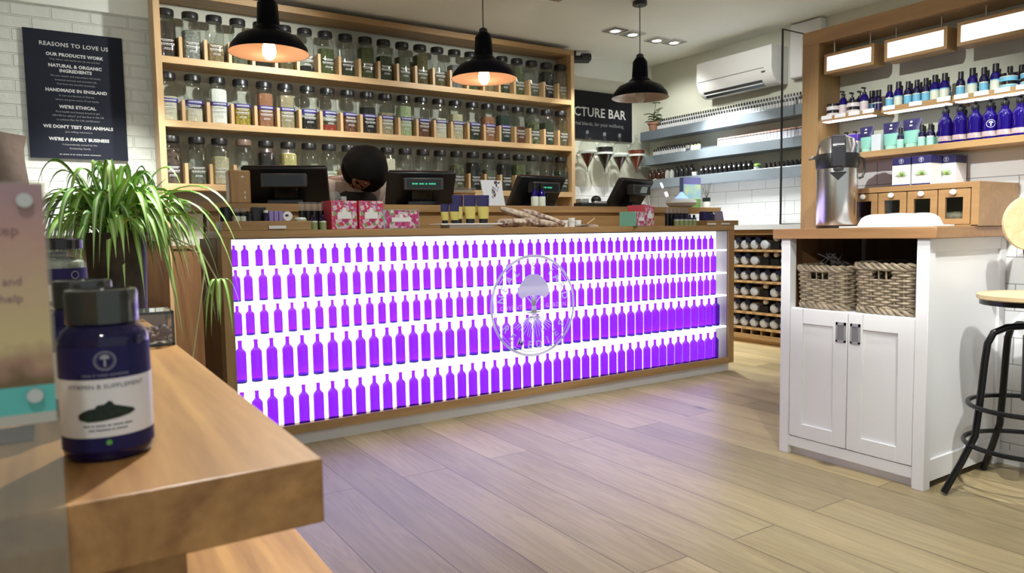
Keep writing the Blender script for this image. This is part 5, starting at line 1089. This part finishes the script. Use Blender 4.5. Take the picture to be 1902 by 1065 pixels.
for k, y in enumerate((1.583, 1.525, 1.467, 1.412, 1.358, 1.305, 1.252)):
    o = place(pmp, 'pump_bottle', (3.225, y, S2), 'big cobalt blue pump bottle with black pump, %s from the left on the lower shelf' % ORD[k], group='big cobalt pump bottles', rz=0.5)
    if k == 3:
        b = MB(); n = 24; cx = 0
        def on(u, v): a = PI+0.55-0.5+u/R; return ((R+.0009)*math.cos(a), (R+.0009)*math.sin(a), H*.38+v)
        for q in range(n):
            a0, a1 = 2*PI*q/n, 2*PI*(q+1)/n; b.add([on(.016*math.cos(a0), .016*math.sin(a0)), on(.016*math.cos(a1), .016*math.sin(a1)), on(.014*math.cos(a1), .014*math.sin(a1)), on(.014*math.cos(a0), .014*math.sin(a0))], [(0, 1, 2, 3)])
        b.add([on(-.008, .002), on(.008, .002), on(.006, .008), on(0, .010), on(-.006, .008)], [(0, 1, 2, 3, 4)]).add([on(-.002, .002), on(.002, .002), on(.002, -.010), on(-.002, -.010)], [(0, 1, 2, 3)])
        e = b.obj('round_emblem', EMB, o, fixn=False, smooth=False)
for k, (y) in enumerate((1.55, 1.44, 1.33)): place(pmp, 'pump_bottle', (3.305, y, S2), 'big cobalt blue pump bottle in the back row of the lower shelf', group='back row cobalt pump bottles')

# ------------------------------------------------------------------ stool
sx, sy = 2.995, 1.145
so = thing('bar_stool', 'black metal bar stool with round pale wood seat and backrest', 'stool', (sx, sy, 0))
MB().lathe([(0, 0.730), (0.172, 0.730), (0.178, 0.734), (0.178, 0.748), (0.172, 0.752), (0, 0.752)], 48).obj('seat', BIRCH, so)
MB().lathe([(0, 0.712), (0.168, 0.712), (0.168, 0.730), (0, 0.730)], 48).obj('seat_plate', BLKM, so)
MB().tube([(0, 0, 0.36), (0, 0, 0.60)], 0.030, 16).obj('centre_column', BLKM, so); MB().tube([(0, 0, 0.60), (0, 0, 0.712)], 0.014, 12).obj('screw_spindle', CHROME, so)
for k in range(4):
    a = PI*0.785+k*PI/2; c, s_ = math.cos(a), math.sin(a)
    path = [(0.02, 0.635), (0.09, 0.630), (0.135, 0.610), (0.155, 0.57), (0.163, 0.50), (0.176, 0.34), (0.188, 0.225), (0.235, 0.12), (0.292, 0.008)]
    MB().tube([(r*c, r*s_, z) for r, z in path], 0.0125, 10).obj('leg', BLKM, so)
for r, z in ((0.195, 0.335), (0.205, 0.19)):
    MB().tube([(r*math.cos(2*PI*i/48), r*math.sin(2*PI*i/48), z) for i in range(48)], 0.009, 8, closed=True).obj('foot_ring', BLKM, so)
bx_, by_ = 0.09, -0.085   # backrest seen edge-turned towards the camera
d = Vector((-0.55, -0.84, 0)).normalized(); r_ = Vector((0.84, -0.55, 0)).normalized()
b = MB(); vs = []; n = 40; C0 = Vector((0.150, 0.075, 1.0095))
for off in (-0.008, 0.008):
    for i in range(n): a = 2*PI*i/n; vs.append(C0+r_*0.110*math.cos(a)+Vector((0, 0, 0.106*math.sin(a)))+d*off)
b.add(vs, [tuple(range(n))[::-1], tuple(range(n, 2*n))]+[(i, (i+1) % n, (i+1) % n+n, i+n) for i in range(n)])
b.obj('backrest', BIRCH, so, bev=0.002)
MB().tube([C0-d*0.012+Vector((0, 0, .03)), C0-d*0.03+Vector((0, 0, -0.10)), Vector((0.17, 0.085, 0.80)), Vector((0.14, 0.07, 0.726)), Vector((0.04, 0.02, 0.716))], 0.009, 8).obj('back_bar', BLKM, so)

# ------------------------------------------------------------------ foreground table
tb = thing('display_table', 'thick wooden display table in the foreground with a wider slab below', 'table', (-0.3, 1.4, 0))
W(MB().box(-0.78, 0.180, 0.565, 2.35, 0.767, 0.820), 'tabletop', TAB, tb, bev=0.0015)
W(MB().box(-0.82, 0.335, 0.66, 2.30, 0.445, 0.500), 'lower_slab', TAB, tb, bev=0.002)
for (x, y) in ((0.0, 0.655), (-0.7, 0.655), (0.0, 2.1), (-0.7, 2.1)):
    W(MB().box(x, x+0.088, y, y+0.088, 0.500, 0.767), 'leg', TAB, tb, bev=0.002)
W(MB().box(-0.74, 0.25, 0.72, 2.22, 0, 0.445), 'plinth', BROWN, tb, bev=0.002)
TT = 0.8205
# supplement bottles
VITB = pm('deep_blue_glass', (0.004, 0.002, 0.040), 0.05, 0, 0.45); NAVYL = pm('navy_label', (0.016, 0.014, 0.075), 0.5, spec=0.15); WLAB = pm('white_label', (0.70, 0.69, 0.72), 0.45)
LIDG = pm('grey_black_lid', (0.014, 0.015, 0.014), 0.13, spec=.8)
def supp(x, y, label, full):
    t = thing('supplement_bottle', label, 'bottle', (x, y, TT), 0, 'supplement bottles'); R = 0.034
    MB().lathe([(0, 0), (R*.90, 0), (R*.97, 0.003), (R, 0.008), (R, 0.092), (R*.985, 0.099), (R*.90, 0.105), (R*.76, 0.109), (R*.72, 0.113)], 48).obj('glass_body', VITB, t)
    MB().lathe([(R*.70, 0.111), (R*.79, 0.1115), (R*.80, 0.135), (R*.77, 0.1385), (R*.66, 0.1392), (R*.64, 0.1375), (0, 0.137)], 48).obj('lid', LIDG, t)
    A0 = math.atan2(-y, -x)  # towards the shop front
    def wrap(u, v, e=.0008): a = A0+u/R; return ((R+e)*math.cos(a), (R+e)*math.sin(a), v)
    def band(z0, z1, nm, m, e=.0004):
        b = MB(); b.lathe([(R+e, z0), (R+e, z1)], 40, a0=A0-1.75, a1=A0+1.75); return b.obj(nm, m, t, fixn=False)
    band(0.068, 0.094, 'navy_band', NAVYL); band(0.021, 0.068, 'white_label', WLAB); band(0.009, 0.021, 'base_band', NAVYL)
    if not full: return
    inkg = pm('label_ink', (0.10, 0.10, 0.13), 0.6); pale = pm('label_pale_ink', (0.30, 0.30, 0.36), 0.6)
    b = MB(); put_text(b, 'VITAMIN B SUPPLEMENT', 0.0052, lambda u, v: wrap(u, 0.0605+v), spacing=1.05); 
    for s_, z in (((5, 2, 7, 3, 7, 6), 0.030), ((4, 10, 2, 8), 0.0265)): dashes(b, s_, 0.0019, lambda u, v: wrap(u, z+v))
    b.obj('lettering', inkg, t, fixn=False, smooth=False)
    pile = [(-.021, .036), (-.0215, .040), (-.018, .0425), (-.013, .0445), (-.009, .0450), (-.007, .0475), (-.002, .0480), (.001, .0505), (.003, .0500), (.005, .0470), (.012, .0445), (.019, .0420), (.0205, .0395), (.016, .0375), (.008, .0360), (-.004, .0345), (-.014, .0340)]
    b = MB(); n = len(pile); c = [(wrap(0, .041))]; pts = []
    m_ = []
    for i in range(n):
        p, q = pile[i], pile[(i+1) % n]
        for k in range(3): m_.append((p[0]+(q[0]-p[0])*k/3, p[1]+(q[1]-p[1])*k/3))
    N = len(m_); rings = []
    for f_ in (1.0, .66, .33): rings.append([wrap(u*f_, .041+(v-.041)*f_, .0009) for u, v in m_])
    vs = [p for r_ in rings for p in r_]+[wrap(0, .041, .0009)]; fs = []
    for k in range(2):
        for i in range(N): j = (i+1) % N; fs.append((k*N+i, k*N+j, (k+1)*N+j, (k+1)*N+i))
    fs += [(2*N+i, 2*N+(i+1) % N, 3*N) for i in range(N)]
    b.add(vs, fs); b.obj('powder_picture', pm('dark_green_powder', (0.012, 0.028, 0.018), 0.8, noise=.5, nscale=400), t, fixn=False, smooth=False)
    b = MB(); put_text(b, "NEAL'S YARD REMEDIES", 0.0028, lambda u, v: wrap(u, 0.0705+v), spacing=1.15)
    for r0, r1 in ((.0072, .0078), (.0060, .0063)):
        for q in range(24):
            a0, a1 = 2*PI*q/24, 2*PI*(q+1)/24; b.add([wrap(r_*math.cos(a_), .083+r_*math.sin(a_)) for r_, a_ in ((r0, a0), (r1, a0), (r1, a1), (r0, a1))], [(0, 1, 2, 3)])
    b.add([wrap(*p) for p in ((-.0035, .0845), (.0035, .0845), (.0028, .087), (0, .0882), (-.0028, .087))], [(0, 1, 2, 3, 4)]); b.add([wrap(*p) for p in ((-.0008, .0785), (.0008, .0785), (.0006, .0845), (-.0006, .0845))], [(0, 1, 2, 3)])
    b.obj('emblem', pale, t, fixn=False, smooth=False)
    b = MB(); b.add([wrap(.0022*math.cos(k), .0165+.0022*math.sin(k)) for k in [i*PI/6 for i in range(12)]], [tuple(range(12))]); b.obj('green_dot', pm('green_dot', (0.10, 0.35, 0.06), 0.5), t, fixn=False, smooth=False)
supp(0.037, 0.690, 'large dark blue supplement bottle with a dark green powder pictured on its white label', True)
supp(0.030, 0.865, 'dark blue supplement bottle half hidden directly behind the big one in the foreground', False)
# glass jar with black lid
gj = thing('glass_jar', 'wide glass jar with black lid and navy and white label behind the supplement bottles', 'jar', (0.014, 1.52, TT)); R = 0.047
MB().lathe([(0, 0.001), (R*.95, 0.001), (R, 0.006), (R, 0.140), (R*.93, 0.152), (R*.84, 0.158), (R*.84, 0.164)], 36).obj('glass_body', CLEAR, gj)
MB().lathe([(R*.86, 0.164), (R*.94, 0.165), (R*.95, 0.181), (R*.90, 0.184), (0, 0.184)], 36).obj('lid', BLKG, gj)
MB().lathe([(0, 0.005), (R*.94, 0.005), (R*.94, 0.142), (R*.5, 0.150), (0, 0.146)], 24).obj('contents', cont(.42, .44, .36, 60, .5), gj)
for z0, z1, nm, m in ((0.104, 0.131, 'navy_band', NAVYL), (0.076, 0.104, 'white_label', WLAB), (0.020, 0.066, 'lower_label', pm('grey_label', (0.50, 0.52, 0.50), 0.5))):
    MB().lathe([(R+.0006, z0), (R+.0006, z1)], 30, a0=-PI/2-1.5, a1=-PI/2+1.6).obj(nm, m, gj, fixn=False)
b = MB()
for z in (0.068, 0.056, 0.044): b.lathe([(R+.001, z), (R+.001, z+.005)], 20, a0=-PI/2-1.0, a1=-PI/2+1.2)
b.obj('black_stripes', BLACK, gj, fixn=False)
b = MB()
for q in range(20):
    a0, a1 = 2*PI*q/20, 2*PI*(q+1)/20; b.add([((R+.0012)*math.cos(-PI/2+.62+u/R), (R+.0012)*math.sin(-PI/2+.62+u/R), .119+v) for u, v in ((.006*math.cos(a0), .006*math.sin(a0)), (.007*math.cos(a0), .007*math.sin(a0)), (.007*math.cos(a1), .007*math.sin(a1)), (.006*math.cos(a1), .006*math.sin(a1)))], [(0, 1, 2, 3)])
b.obj('emblem', pm('label_pale2', (0.35, 0.35, 0.42), 0.6), gj, fixn=False)
for k in range(3):
    t = thing('striped_tin', 'black and white banded tin stacked behind the glass jar, %s from the table' % ORD[k], 'tin', (0.0, 1.80, TT+0.0525*k), 0, 'stack of banded tins')
    MB().lathe([(0, 0), (0.034, 0), (0.034, 0.030), (0, 0.030)], 24).obj('tin', WLAB, t); MB().lathe([(0, 0.0302), (0.036, 0.0302), (0.036, 0.052), (0, 0.052)], 24).obj('lid', BLACK, t)
# small clear box of brown pieces
cx = thing('clear_box', 'small clear plastic box of brown pieces on the far right of the table', 'box', (0.135, 1.37, TT))
fr_ = MB(); w2, d2, h = 0.040, 0.040, 0.058
for x in (-w2, w2):
    for y in (-d2, d2): fr_.box(x-.002, x+.002, y-.002, y+.002, 0, h)
for z in (0.002, h-0.002):
    for s_ in (-1, 1): fr_.box(-w2, w2, s_*d2-.002, s_*d2+.002, z-.002, z+.002).box(s_*w2-.002, s_*w2+.002, -d2, d2, z-.002, z+.002)
fr_.obj('frame', pm('smoke_edge', (0.05, 0.055, 0.06), 0.2), cx)
MB().box(-w2, w2, -d2, d2, 0.001, h).obj('clear_walls', CLEARP, cx); 
b = MB(); rr4 = random.Random(9)
for k in range(60): b.ell((rr4.uniform(-.032, .032), rr4.uniform(-.032, .032), 0.008+rr4.uniform(0, .018)), (rr4.uniform(.005, .009), rr4.uniform(.005, .009), .006), 7, 5)
o = b.obj('brown_pieces', pm('brown_pieces', (0.10, 0.03, 0.02), 0.6, noise=.5), cx); o['kind'] = 'stuff'

# spider plant
sp_ = thing('spider_plant', 'big spider plant with striped arching leaves in a dark metal pot', 'plant', (0.145, 1.98, TT))
MB().lathe([(0, 0), (0.058, 0), (0.060, 0.01), (0.066, 0.185), (0.069, 0.190), (0.069, 0.197), (0.064, 0.197), (0.062, 0.17), (0, 0.17)], 32).obj('pot', pm('dark_zinc', (0.060, 0.052, 0.042), 0.55, 0.3, noise=.5, nscale=14, bump=.3), sp_)
G1 = pm('leaf_edge_green', (0.10, 0.27, 0.035), 0.42); G2 = pm('leaf_edge_bright', (0.24, 0.47, 0.06), 0.42); G3 = pm('leaf_stripe', (0.52, 0.66, 0.36), 0.42); G4 = pm('old_stem', (0.42, 0.42, 0.20), 0.5)
def blade(b, base, az, reach, up, drop, wd, mi, N=14, twist=0.0):
    """an arching strap leaf: rises by `up`, ends `drop` below its root"""
    h = Vector((math.cos(az), math.sin(az), 0)); s_ = Vector((-math.sin(az), math.cos(az), 0)); vs = []
    a = up*2+math.sqrt(max(0, 4*up*up+4*up*drop)) ; aa = a; bb_ = aa+drop
    for i in range(N+1):
        t = i/N; hz = reach*(t*1.25-0.25*t*t*t*1.0); z = aa*t-bb_*t*t
        wv = wd*(0.55+0.9*t*(1-t)*2)*(1 if t < .75 else max(0.04, (1-t)/.25)); sd = (s_*math.cos(twist*t)+Vector((0, 0, math.sin(twist*t)))); 
        p = base+h*hz+Vector((0, 0, z)); k = Vector((0, 0, wv*.22))
        vs += [p-sd*wv/2+k, p-sd*wv*.17, p+sd*wv*.17, p+sd*wv/2+k]
    fs = []; ms = []
    for i in range(N):
        for q in range(3): fs.append((4*i+q, 4*i+q+1, 4*i+4+q+1, 4*i+4+q))
    o_ = len(b.v); b.v += [tuple(v) for v in vs]; b.f += [tuple(i+o_ for i in f) for f in fs]; b.m += [mi, 2, mi]*N
pr_ = random.Random(21); b = MB()
for k in range(170):
    az = pr_.uniform(0, 2*PI)
    if pr_.random() < .28: az = -0.55+pr_.uniform(-.8, .8)
    inner = pr_.random()
    if inner < .34: reach, up, drop = pr_.uniform(.05, .14), pr_.uniform(.09, .19), pr_.uniform(-.16, -.02)
    elif inner < .74: reach, up, drop = pr_.uniform(.10, .20), pr_.uniform(.045, .12), pr_.uniform(-.03, .11)
    else: reach, up, drop = pr_.uniform(.15, .25), pr_.uniform(.05, .13), pr_.uniform(.0, .16)
    if abs((az+PI/2+PI) % (2*PI)-PI) < .9: drop = min(drop, pr_.uniform(-.02, .08) if pr_.random() < .8 else drop)
    blade(b, Vector((pr_.uniform(-.03, .03), pr_.uniform(-.03, .03), 0.175)), az, reach, up, drop, pr_.uniform(.011, .018), 0 if pr_.random() < .35 else 1, twist=pr_.uniform(-.5, .5))
for az, reach, up, drop in ((-.62, .30, .13, -.02), (-.50, .285, .12, .06), (-.45, .27, .10, .13), (-.7, .235, .09, .17), (-.4, .21, .09, .20), (-.8, .16, .06, .24), (-.55, .13, .05, .22), (-1.2, .10, .05, .14), (-1.6, .07, .05, .13), (-2.0, .09, .05, .12)):
    blade(b, Vector((0.01, 0, 0.175)), az, reach, up, drop, .013, 1, twist=.3)
b.obj('foliage', [G1, G2, G3], sp_, fixn=False)
b = MB(); b.tube([(0.02, 0, 0.17), (0.09, -0.05, 0.20), (0.155, -0.10, 0.16), (0.175, -0.12, 0.10), (0.158, -0.12, 0.0), (0.140, -0.12, -0.10), (0.135, -0.12, -0.20)], 0.0022, 6)
b.tube([(0.02, 0, 0.17), (0.10, -0.06, 0.185), (0.175, -0.11, 0.14), (0.205, -0.13, 0.07)], 0.0018, 6); b.obj('runner', G4, sp_)
b = MB()
for k in range(9): blade(b, Vector((0.205, -0.13, 0.07)), k*.75, .03+.01*(k % 3), .01, .10+.03*(k % 2), .009, 1)
b.obj('plantlet', [G1, G2, G3], sp_, fixn=False)

# acrylic poster holder fixed to the table front
ah = thing('poster_holder', 'clear acrylic holder with a faded pink and yellow poster at the left edge', 'poster holder', (-0.0955, 0.5605, 0.60))
ACRY = glass('acrylic', (0.86, 0.85, 0.80), body=(0.7, 0.68, 0.6), bodyfac=0.12)
MB().box(-0.11, 0.098, -0.0015, 0.0015, 0, 0.438).obj('acrylic_sheet', ACRY, ah, smooth=False)
def poster():
    m = bpy.data.materials.new('faded_poster'); m.use_nodes = True; nt = m.node_tree; p = nt.nodes['Principled BSDF']; p.inputs['Roughness'].default_value = .6
    tc = nn(nt, 'ShaderNodeTexCoord'); sp = nn(nt, 'ShaderNodeSeparateXYZ'); nt.links.new(tc.outputs['Object'], sp.inputs[0])
    nz = nn(nt, 'ShaderNodeTexNoise'); nz.inputs['Scale'].default_value = 55; nz.inputs['Detail'].default_value = 4; nt.links.new(tc.outputs['Object'], nz.inputs['Vector'])
    ma = nn(nt, 'ShaderNodeMath', operation='MULTIPLY_ADD'); ma.inputs[1].default_value = .035; nt.links.new(nz.outputs['Fac'], ma.inputs[0]); nt.links.new(sp.outputs['Z'], ma.inputs[2])
    mr = nn(nt, 'ShaderNodeMapRange'); mr.inputs['From Min'].default_value = .295; mr.inputs['From Max'].default_value = .45; nt.links.new(ma.outputs[0], mr.inputs['Value'])
    r = nn(nt, 'ShaderNodeValToRGB'); E = r.color_ramp.elements; cols = ((0.0, (.11, .085, .03)), (.20, (.13, .09, .035)), (.28, (.30, .17, .12)), (.38, (.50, .40, .20)), (.60, (.46, .33, .21)), (.80, (.42, .25, .21)), (1.0, (.33, .21, .23)))
    E[0].position, E[0].color = 0, (*cols[0][1], 1); E[1].position, E[1].color = 1, (*cols[-1][1], 1)
    for q, c in cols[1:-1]: e = E.new(q); e.color = (*c, 1)
    nt.links.new(mr.outputs[0], r.inputs['Fac']); nt.links.new(r.outputs['Color'], p.inputs['Base Color']); return m
MB().box(-0.11, 0.096, -0.0022, -0.0017, 0.306, 0.437).obj('poster', poster(), ah, smooth=False)
MB().box(-0.11, 0.096, -0.0022, -0.0017, 0.288, 0.306).obj('teal_strip', pm('teal_strip', (0.09, 0.42, 0.40), 0.5), ah, smooth=False)
MB().box(-0.11, 0.096, -0.0022, -0.0017, 0.281, 0.288).obj('white_strip', pm('dull_white_strip', (0.42, 0.40, 0.36), 0.5), ah, smooth=False)
b = MB()
for s_, z, sz in (('step', 0.404, .0095), ('and', 0.372, .0075), ('help', 0.361, .0075)): put_text(b, s_, sz, lambda u, v: (0.082+u, -0.0026, z+v), align='RIGHT')
b.obj('lettering', pm('faded_ink', (0.20, 0.11, 0.14), .6), ah, fixn=False, smooth=False)
for x, z in ((0.086, 0.426), (0.085, 0.300)):
    MB().tube([(x, -0.0022, z), (x, -0.007, z)], 0.0045, 16).obj('stand_off', pm('satin_steel', (0.50, 0.50, 0.48), .35, .6), ah)
o = MB().box(-0.10, 0.092, -0.03, 0.03, 0, 0.0015).box(-0.10, 0.03, -0.0295, 0.0295, 0.0015, 0.0018, 1).obj('leaflet', [NAVYL, pm('leaflet_grey', (0.45, 0.50, 0.50), .5)], loc=(-0.11, 0.80, TT), smooth=False); tag(o, 'navy and grey leaflet lying on the table behind the acrylic holder', 'leaflet')

# ------------------------------------------------------------------ people
def skin_body(name, V, E_, mat, parent, root=0, sub=2):
    me = bpy.data.meshes.new(name); me.from_pydata([v[:3] for v in V], E_, []); me.materials.append(mat)
    o = bpy.data.objects.new(name, me); COL.objects.link(o); o.parent = parent
    sk = o.modifiers.new('skin', 'SKIN'); sk.use_smooth_shade = True
    for i, v in enumerate(V):
        r = v[3]; me.skin_vertices[0].data[i].radius = r if isinstance(r, tuple) else (r, r)
    me.skin_vertices[0].data[root].use_root = True
    s = o.modifiers.new('sub', 'SUBSURF'); s.levels = sub; s.render_levels = sub
    return o
def lerp(a, b, t): return tuple(a[i]+(b[i]-a[i])*t for i in range(3))
def hand(V, E_, w_i, wrist, d, up, side, curl=0.5):
    """palm and five fingers grown from the wrist vertex; side = +1/-1 thumb side"""
    d = Vector(d).normalized(); up = Vector(up).normalized(); s_ = d.cross(up).normalized()*side; up = s_.cross(d)*side
    w_ = Vector(wrist); p = w_+d*0.045; V.append((*p, (0.030, 0.016))); pi = len(V)-1; E_.append((w_i, pi))
    for k, (off, L) in enumerate(((0.027, .070), (0.009, .080), (-0.009, .075), (-0.026, .060))):
        q = w_+d*0.088+s_*off; V.append((*q, 0.0095)); prev = len(V)-1; E_.append((pi, prev)); dd = d.copy(); c = q
        for j in range(3):
            dd = (dd-up*curl*.55).normalized(); c = c+dd*L/3; V.append((*c, 0.0088-.001*j)); E_.append((prev, len(V)-1)); prev = len(V)-1
    q = w_+d*0.030+s_*0.030; V.append((*q, 0.012)); E_.append((pi, len(V)-1)); prev = len(V)-1; dd = (d+s_*.9).normalized(); c = q
    for j in range(2): c = c+dd*.03; dd = (dd+d*.5-up*.2).normalized(); V.append((*c, .0105-.001*j)); E_.append((prev, len(V)-1)); prev = len(V)-1
def person(label, loc, rz, skinc, shirtc, trousc, hairc, lean, head_dir, arms, headc, apron=None, long_hair=False, up=None):
    """local frame: the figure faces -y"""
    t = thing('person', label, 'person', loc, rz)
    SK_ = pm('skin', skinc, .5); SH_ = pm('shirt', shirtc, .85, noise=.12, nscale=25); TR_ = pm('trousers', trousc, .8); HR = pm('hair', hairc, .75, spec=.15)
    pel = (0, 0, .95); chest = (0, lean[0]*.75, lean[1]); neckb = (0, lean[0], lean[2]); hd = Vector(headc); HD = Vector(head_dir).normalized()
    V = [(*pel, (.155, .11)), (*lerp(pel, chest, .5), (.13, .10)), (*chest, (.165, .115)), (*neckb, (.075, .065)), (*lerp(neckb, tuple(hd), .5), .052)]
    E_ = [(0, 1), (1, 2), (2, 3), (3, 4)]
    # head: skull, face and chin in one surface
    upv = (hd-Vector(neckb)).normalized() if up is None else Vector(up).normalized()
    HD = (HD-upv*HD.dot(upv)).normalized(); V.append((*(hd-upv*.03), (.068, .072))); E_.append((4, 5)); V.append((*(hd+upv*.045), (.074, .082))); E_.append((5, 6)); V.append((*(hd+upv*.09), (.05, .055))); E_.append((6, 7))
    V.append((*(hd+HD*.065-upv*.055), (.032, .026))); E_.append((5, 8))
    V.append((*(hd+HD*.100-upv*.004), .011)); E_.append((5, 9))
    shirtV, shirtE = [], []
    for sgn, (elb, wri, hdir) in zip((1, -1), arms):
        sh = (sgn*.175, chest[1]+.01+(neckb[1]-chest[1])*.5, chest[2]+(neckb[2]-chest[2])*.62)
        V.append((*sh, .055)); s_i = len(V)-1; E_.append((2, s_i)); V.append((*lerp(sh, elb, .5), .048)); E_.append((s_i, len(V)-1)); V.append((*elb, .041)); E_.append((len(V)-2, len(V)-1))
        V.append((*lerp(elb, wri, .55), .036)); E_.append((len(V)-2, len(V)-1)); V.append((*wri, .026)); E_.append((len(V)-2, len(V)-1)); hand(V, E_, len(V)-1, wri, hdir, (0, 0, 1), sgn)
    for sgn in (1, -1):
        L = [(sgn*.09, 0, .88, .092), (sgn*.10, -.005, .68, .080), (sgn*.10, -.01, .49, .058), (sgn*.10, .0, .30, .054), (sgn*.10, .015, .10, .036), (sgn*.105, -.05, .045, .036), (sgn*.11, -.13, .03, .028)]
        pv = 0
        for v in L: V.append(v); E_.append((pv, len(V)-1)); pv = len(V)-1
    skin_body('body', V, E_, SK_, t)
    sh_r = {}
    V2 = [(*lerp(pel, (0, 0, .85), .3), (.175, .132)), (*lerp(pel, chest, .5), (.155, .124)), (*chest, (.188, .138)), (*lerp(chest, neckb, .62), (.13, .10)), (*neckb, (.078, .070))]; E2 = [(0, 1), (1, 2), (2, 3), (3, 4)]
    for sgn, (elb, wri, hdir) in zip((1, -1), arms):
        sh = (sgn*.178, chest[1]+.01+(neckb[1]-chest[1])*.5, chest[2]+(neckb[2]-chest[2])*.62)
        V2.append((*sh, .098)); E2.append((2, len(V2)-1)); V2.append((*lerp(sh, elb, .45), .080)); E2.append((len(V2)-2, len(V2)-1)); V2.append((*lerp(sh, elb, .75), .074)); E2.append((len(V2)-2, len(V2)-1))
    skin_body('shirt', V2, E2, SH_, t)
    V3 = [(0, 0, .93, (.165, .122))]; E3 = []
    for sgn in (1, -1):
        pv = 0
        for v in [(sgn*.09, 0, .86, .105), (sgn*.10, -.005, .68, .092), (sgn*.10, -.01, .49, .074), (sgn*.10, .0, .30, .070), (sgn*.10, .012, .10, .060)]: V3.append(v); E3.append((pv, len(V3)-1)); pv = len(V3)-1
    skin_body('trousers', V3, E3, TR_, t)
    for sgn in (1, -1):
        MB().ell((sgn*.107, -.055, .038), (.046, .135, .038), 16, 10).obj('shoe', BLACK, t)
    if apron:
        V4 = [(0, -.03, .62, (.17, .115)), (0, -.03, .95, (.168, .118)), (*[a+b_ for a, b_ in zip(lerp(pel, chest, .55), (0, -.03, 0))], (.14, .118)), (*[a+b_ for a, b_ in zip(chest, (0, -.035, -.02))], (.185, .142)), (*[a+b_ for a, b_ in zip(lerp(chest, neckb, .75), (0, -.04, -.01))], (.13, .10))]
        skin_body('apron', V4, [(0, 1), (1, 2), (2, 3), (3, 4)], apron, t)
    # hair shell and face
    side = HD.cross(upv).normalized(); back = -HD
    hb = MB(); n, m = 28, 16; R3 = [.098, .112, .108] if not long_hair else [.140, .145, .145]; vs = []; fs = []
    hc = hd+upv*.035+back*.018
    rr5 = random.Random(2)
    for j in range(m+1):
        th = PI*j/m
        for i in range(n):
            a = 2*PI*i/n; lx = math.sin(th)*math.cos(a); ly = math.sin(th)*math.sin(a); lz = math.cos(th)
            f_ = 1.0+rr5.uniform(-.018, .018)
            if long_hair: f_ *= (1.0+.16*max(0, -lz))*(1+.035*math.sin(7*a+2.1*math.sin(3*a))*math.sin(th))
            cut = (ly > .45 and lz < .30) if not long_hair else (ly > .34 and lz < .12 and lx > -.75)
            k = .62 if cut else 1.0
            if not long_hair and lz < -.25: k = min(k, .70)
            vs.append(hc+side*(R3[0]*lx*f_*k)+HD*(R3[1]*ly*f_*k)+upv*(R3[2]*lz*f_*k))
    for j in range(m):
        for i in range(n): fs.append((j*n+i, (j+1)*n+i, (j+1)*n+(i+1) % n, j*n+(i+1) % n))
    hb.add(vs, fs); o = hb.obj('hair', HR, t); s = o.modifiers.new('sub', 'SUBSURF'); s.levels = 1; s.render_levels = 1
    for sgn in (1, -1):
        e = hd+HD*.066+side*(.030*sgn)+upv*.004
        MB().ell(e, (.011, .011, .006), 12, 8).obj('eye', pm('eye_white', (.6, .6, .58), .2), t); MB().ell(e+HD*.007, (.0055, .0055, .005), 10, 6).obj('iris', BLKG, t)
        MB().ell(hd+side*(.075*sgn)+upv*(-.004)-HD*.005, (.012, .018, .028), 10, 8).obj('ear', SK_, t)
    b = MB(); q = hd+HD*.076-upv*.044; b.tube([q-side*.022-HD*.006, q-side*.01, q+side*.01, q+side*.022-HD*.006], [.002, .0038, .0038, .002], 8); b.obj('mouth', pm('lips', (skinc[0]*.8, skinc[1]*.45, skinc[2]*.45), .5), t)
    return t
# person bowed over the till shelf; local frame faces -y
person('person with dark bobbed hair bowed over the counter, mauve top and dark apron', (1.62, 4.62, 0), 0.0, (0.20, 0.085, 0.05), (0.50, 0.40, 0.36), (0.02, 0.02, 0.025), (0.006, 0.005, 0.005),
       (-.38, 1.24, 1.34), (-.50, -.40, -.80), (((.27, -.20, 1.00), (.17, -.36, 0.965), (-.4, -1, -.1)), ((-.27, -.20, 1.00), (-.17, -.36, 0.965), (.4, -1, -.1))), (0.0, -.50, 1.365), pm('dark_apron', (0.012, 0.012, 0.016), .8), True, (-.10, -.75, .62))
person('person in a mauve-grey T-shirt standing at the left edge, turned away', (-0.285, 4.45, 0), 2.57, (0.36, 0.20, 0.14), (0.50, 0.41, 0.38), (0.05, 0.05, 0.06), (0.05, 0.03, 0.02),
       (0.0, 1.34, 1.50), (0, -1, -.05), (((.23, .02, 1.12), (.22, -.12, .90), (0, -.4, -1)), ((-.23, .02, 1.12), (-.22, -.12, .90), (0, -.4, -1))), (0.0, -.015, 1.66))
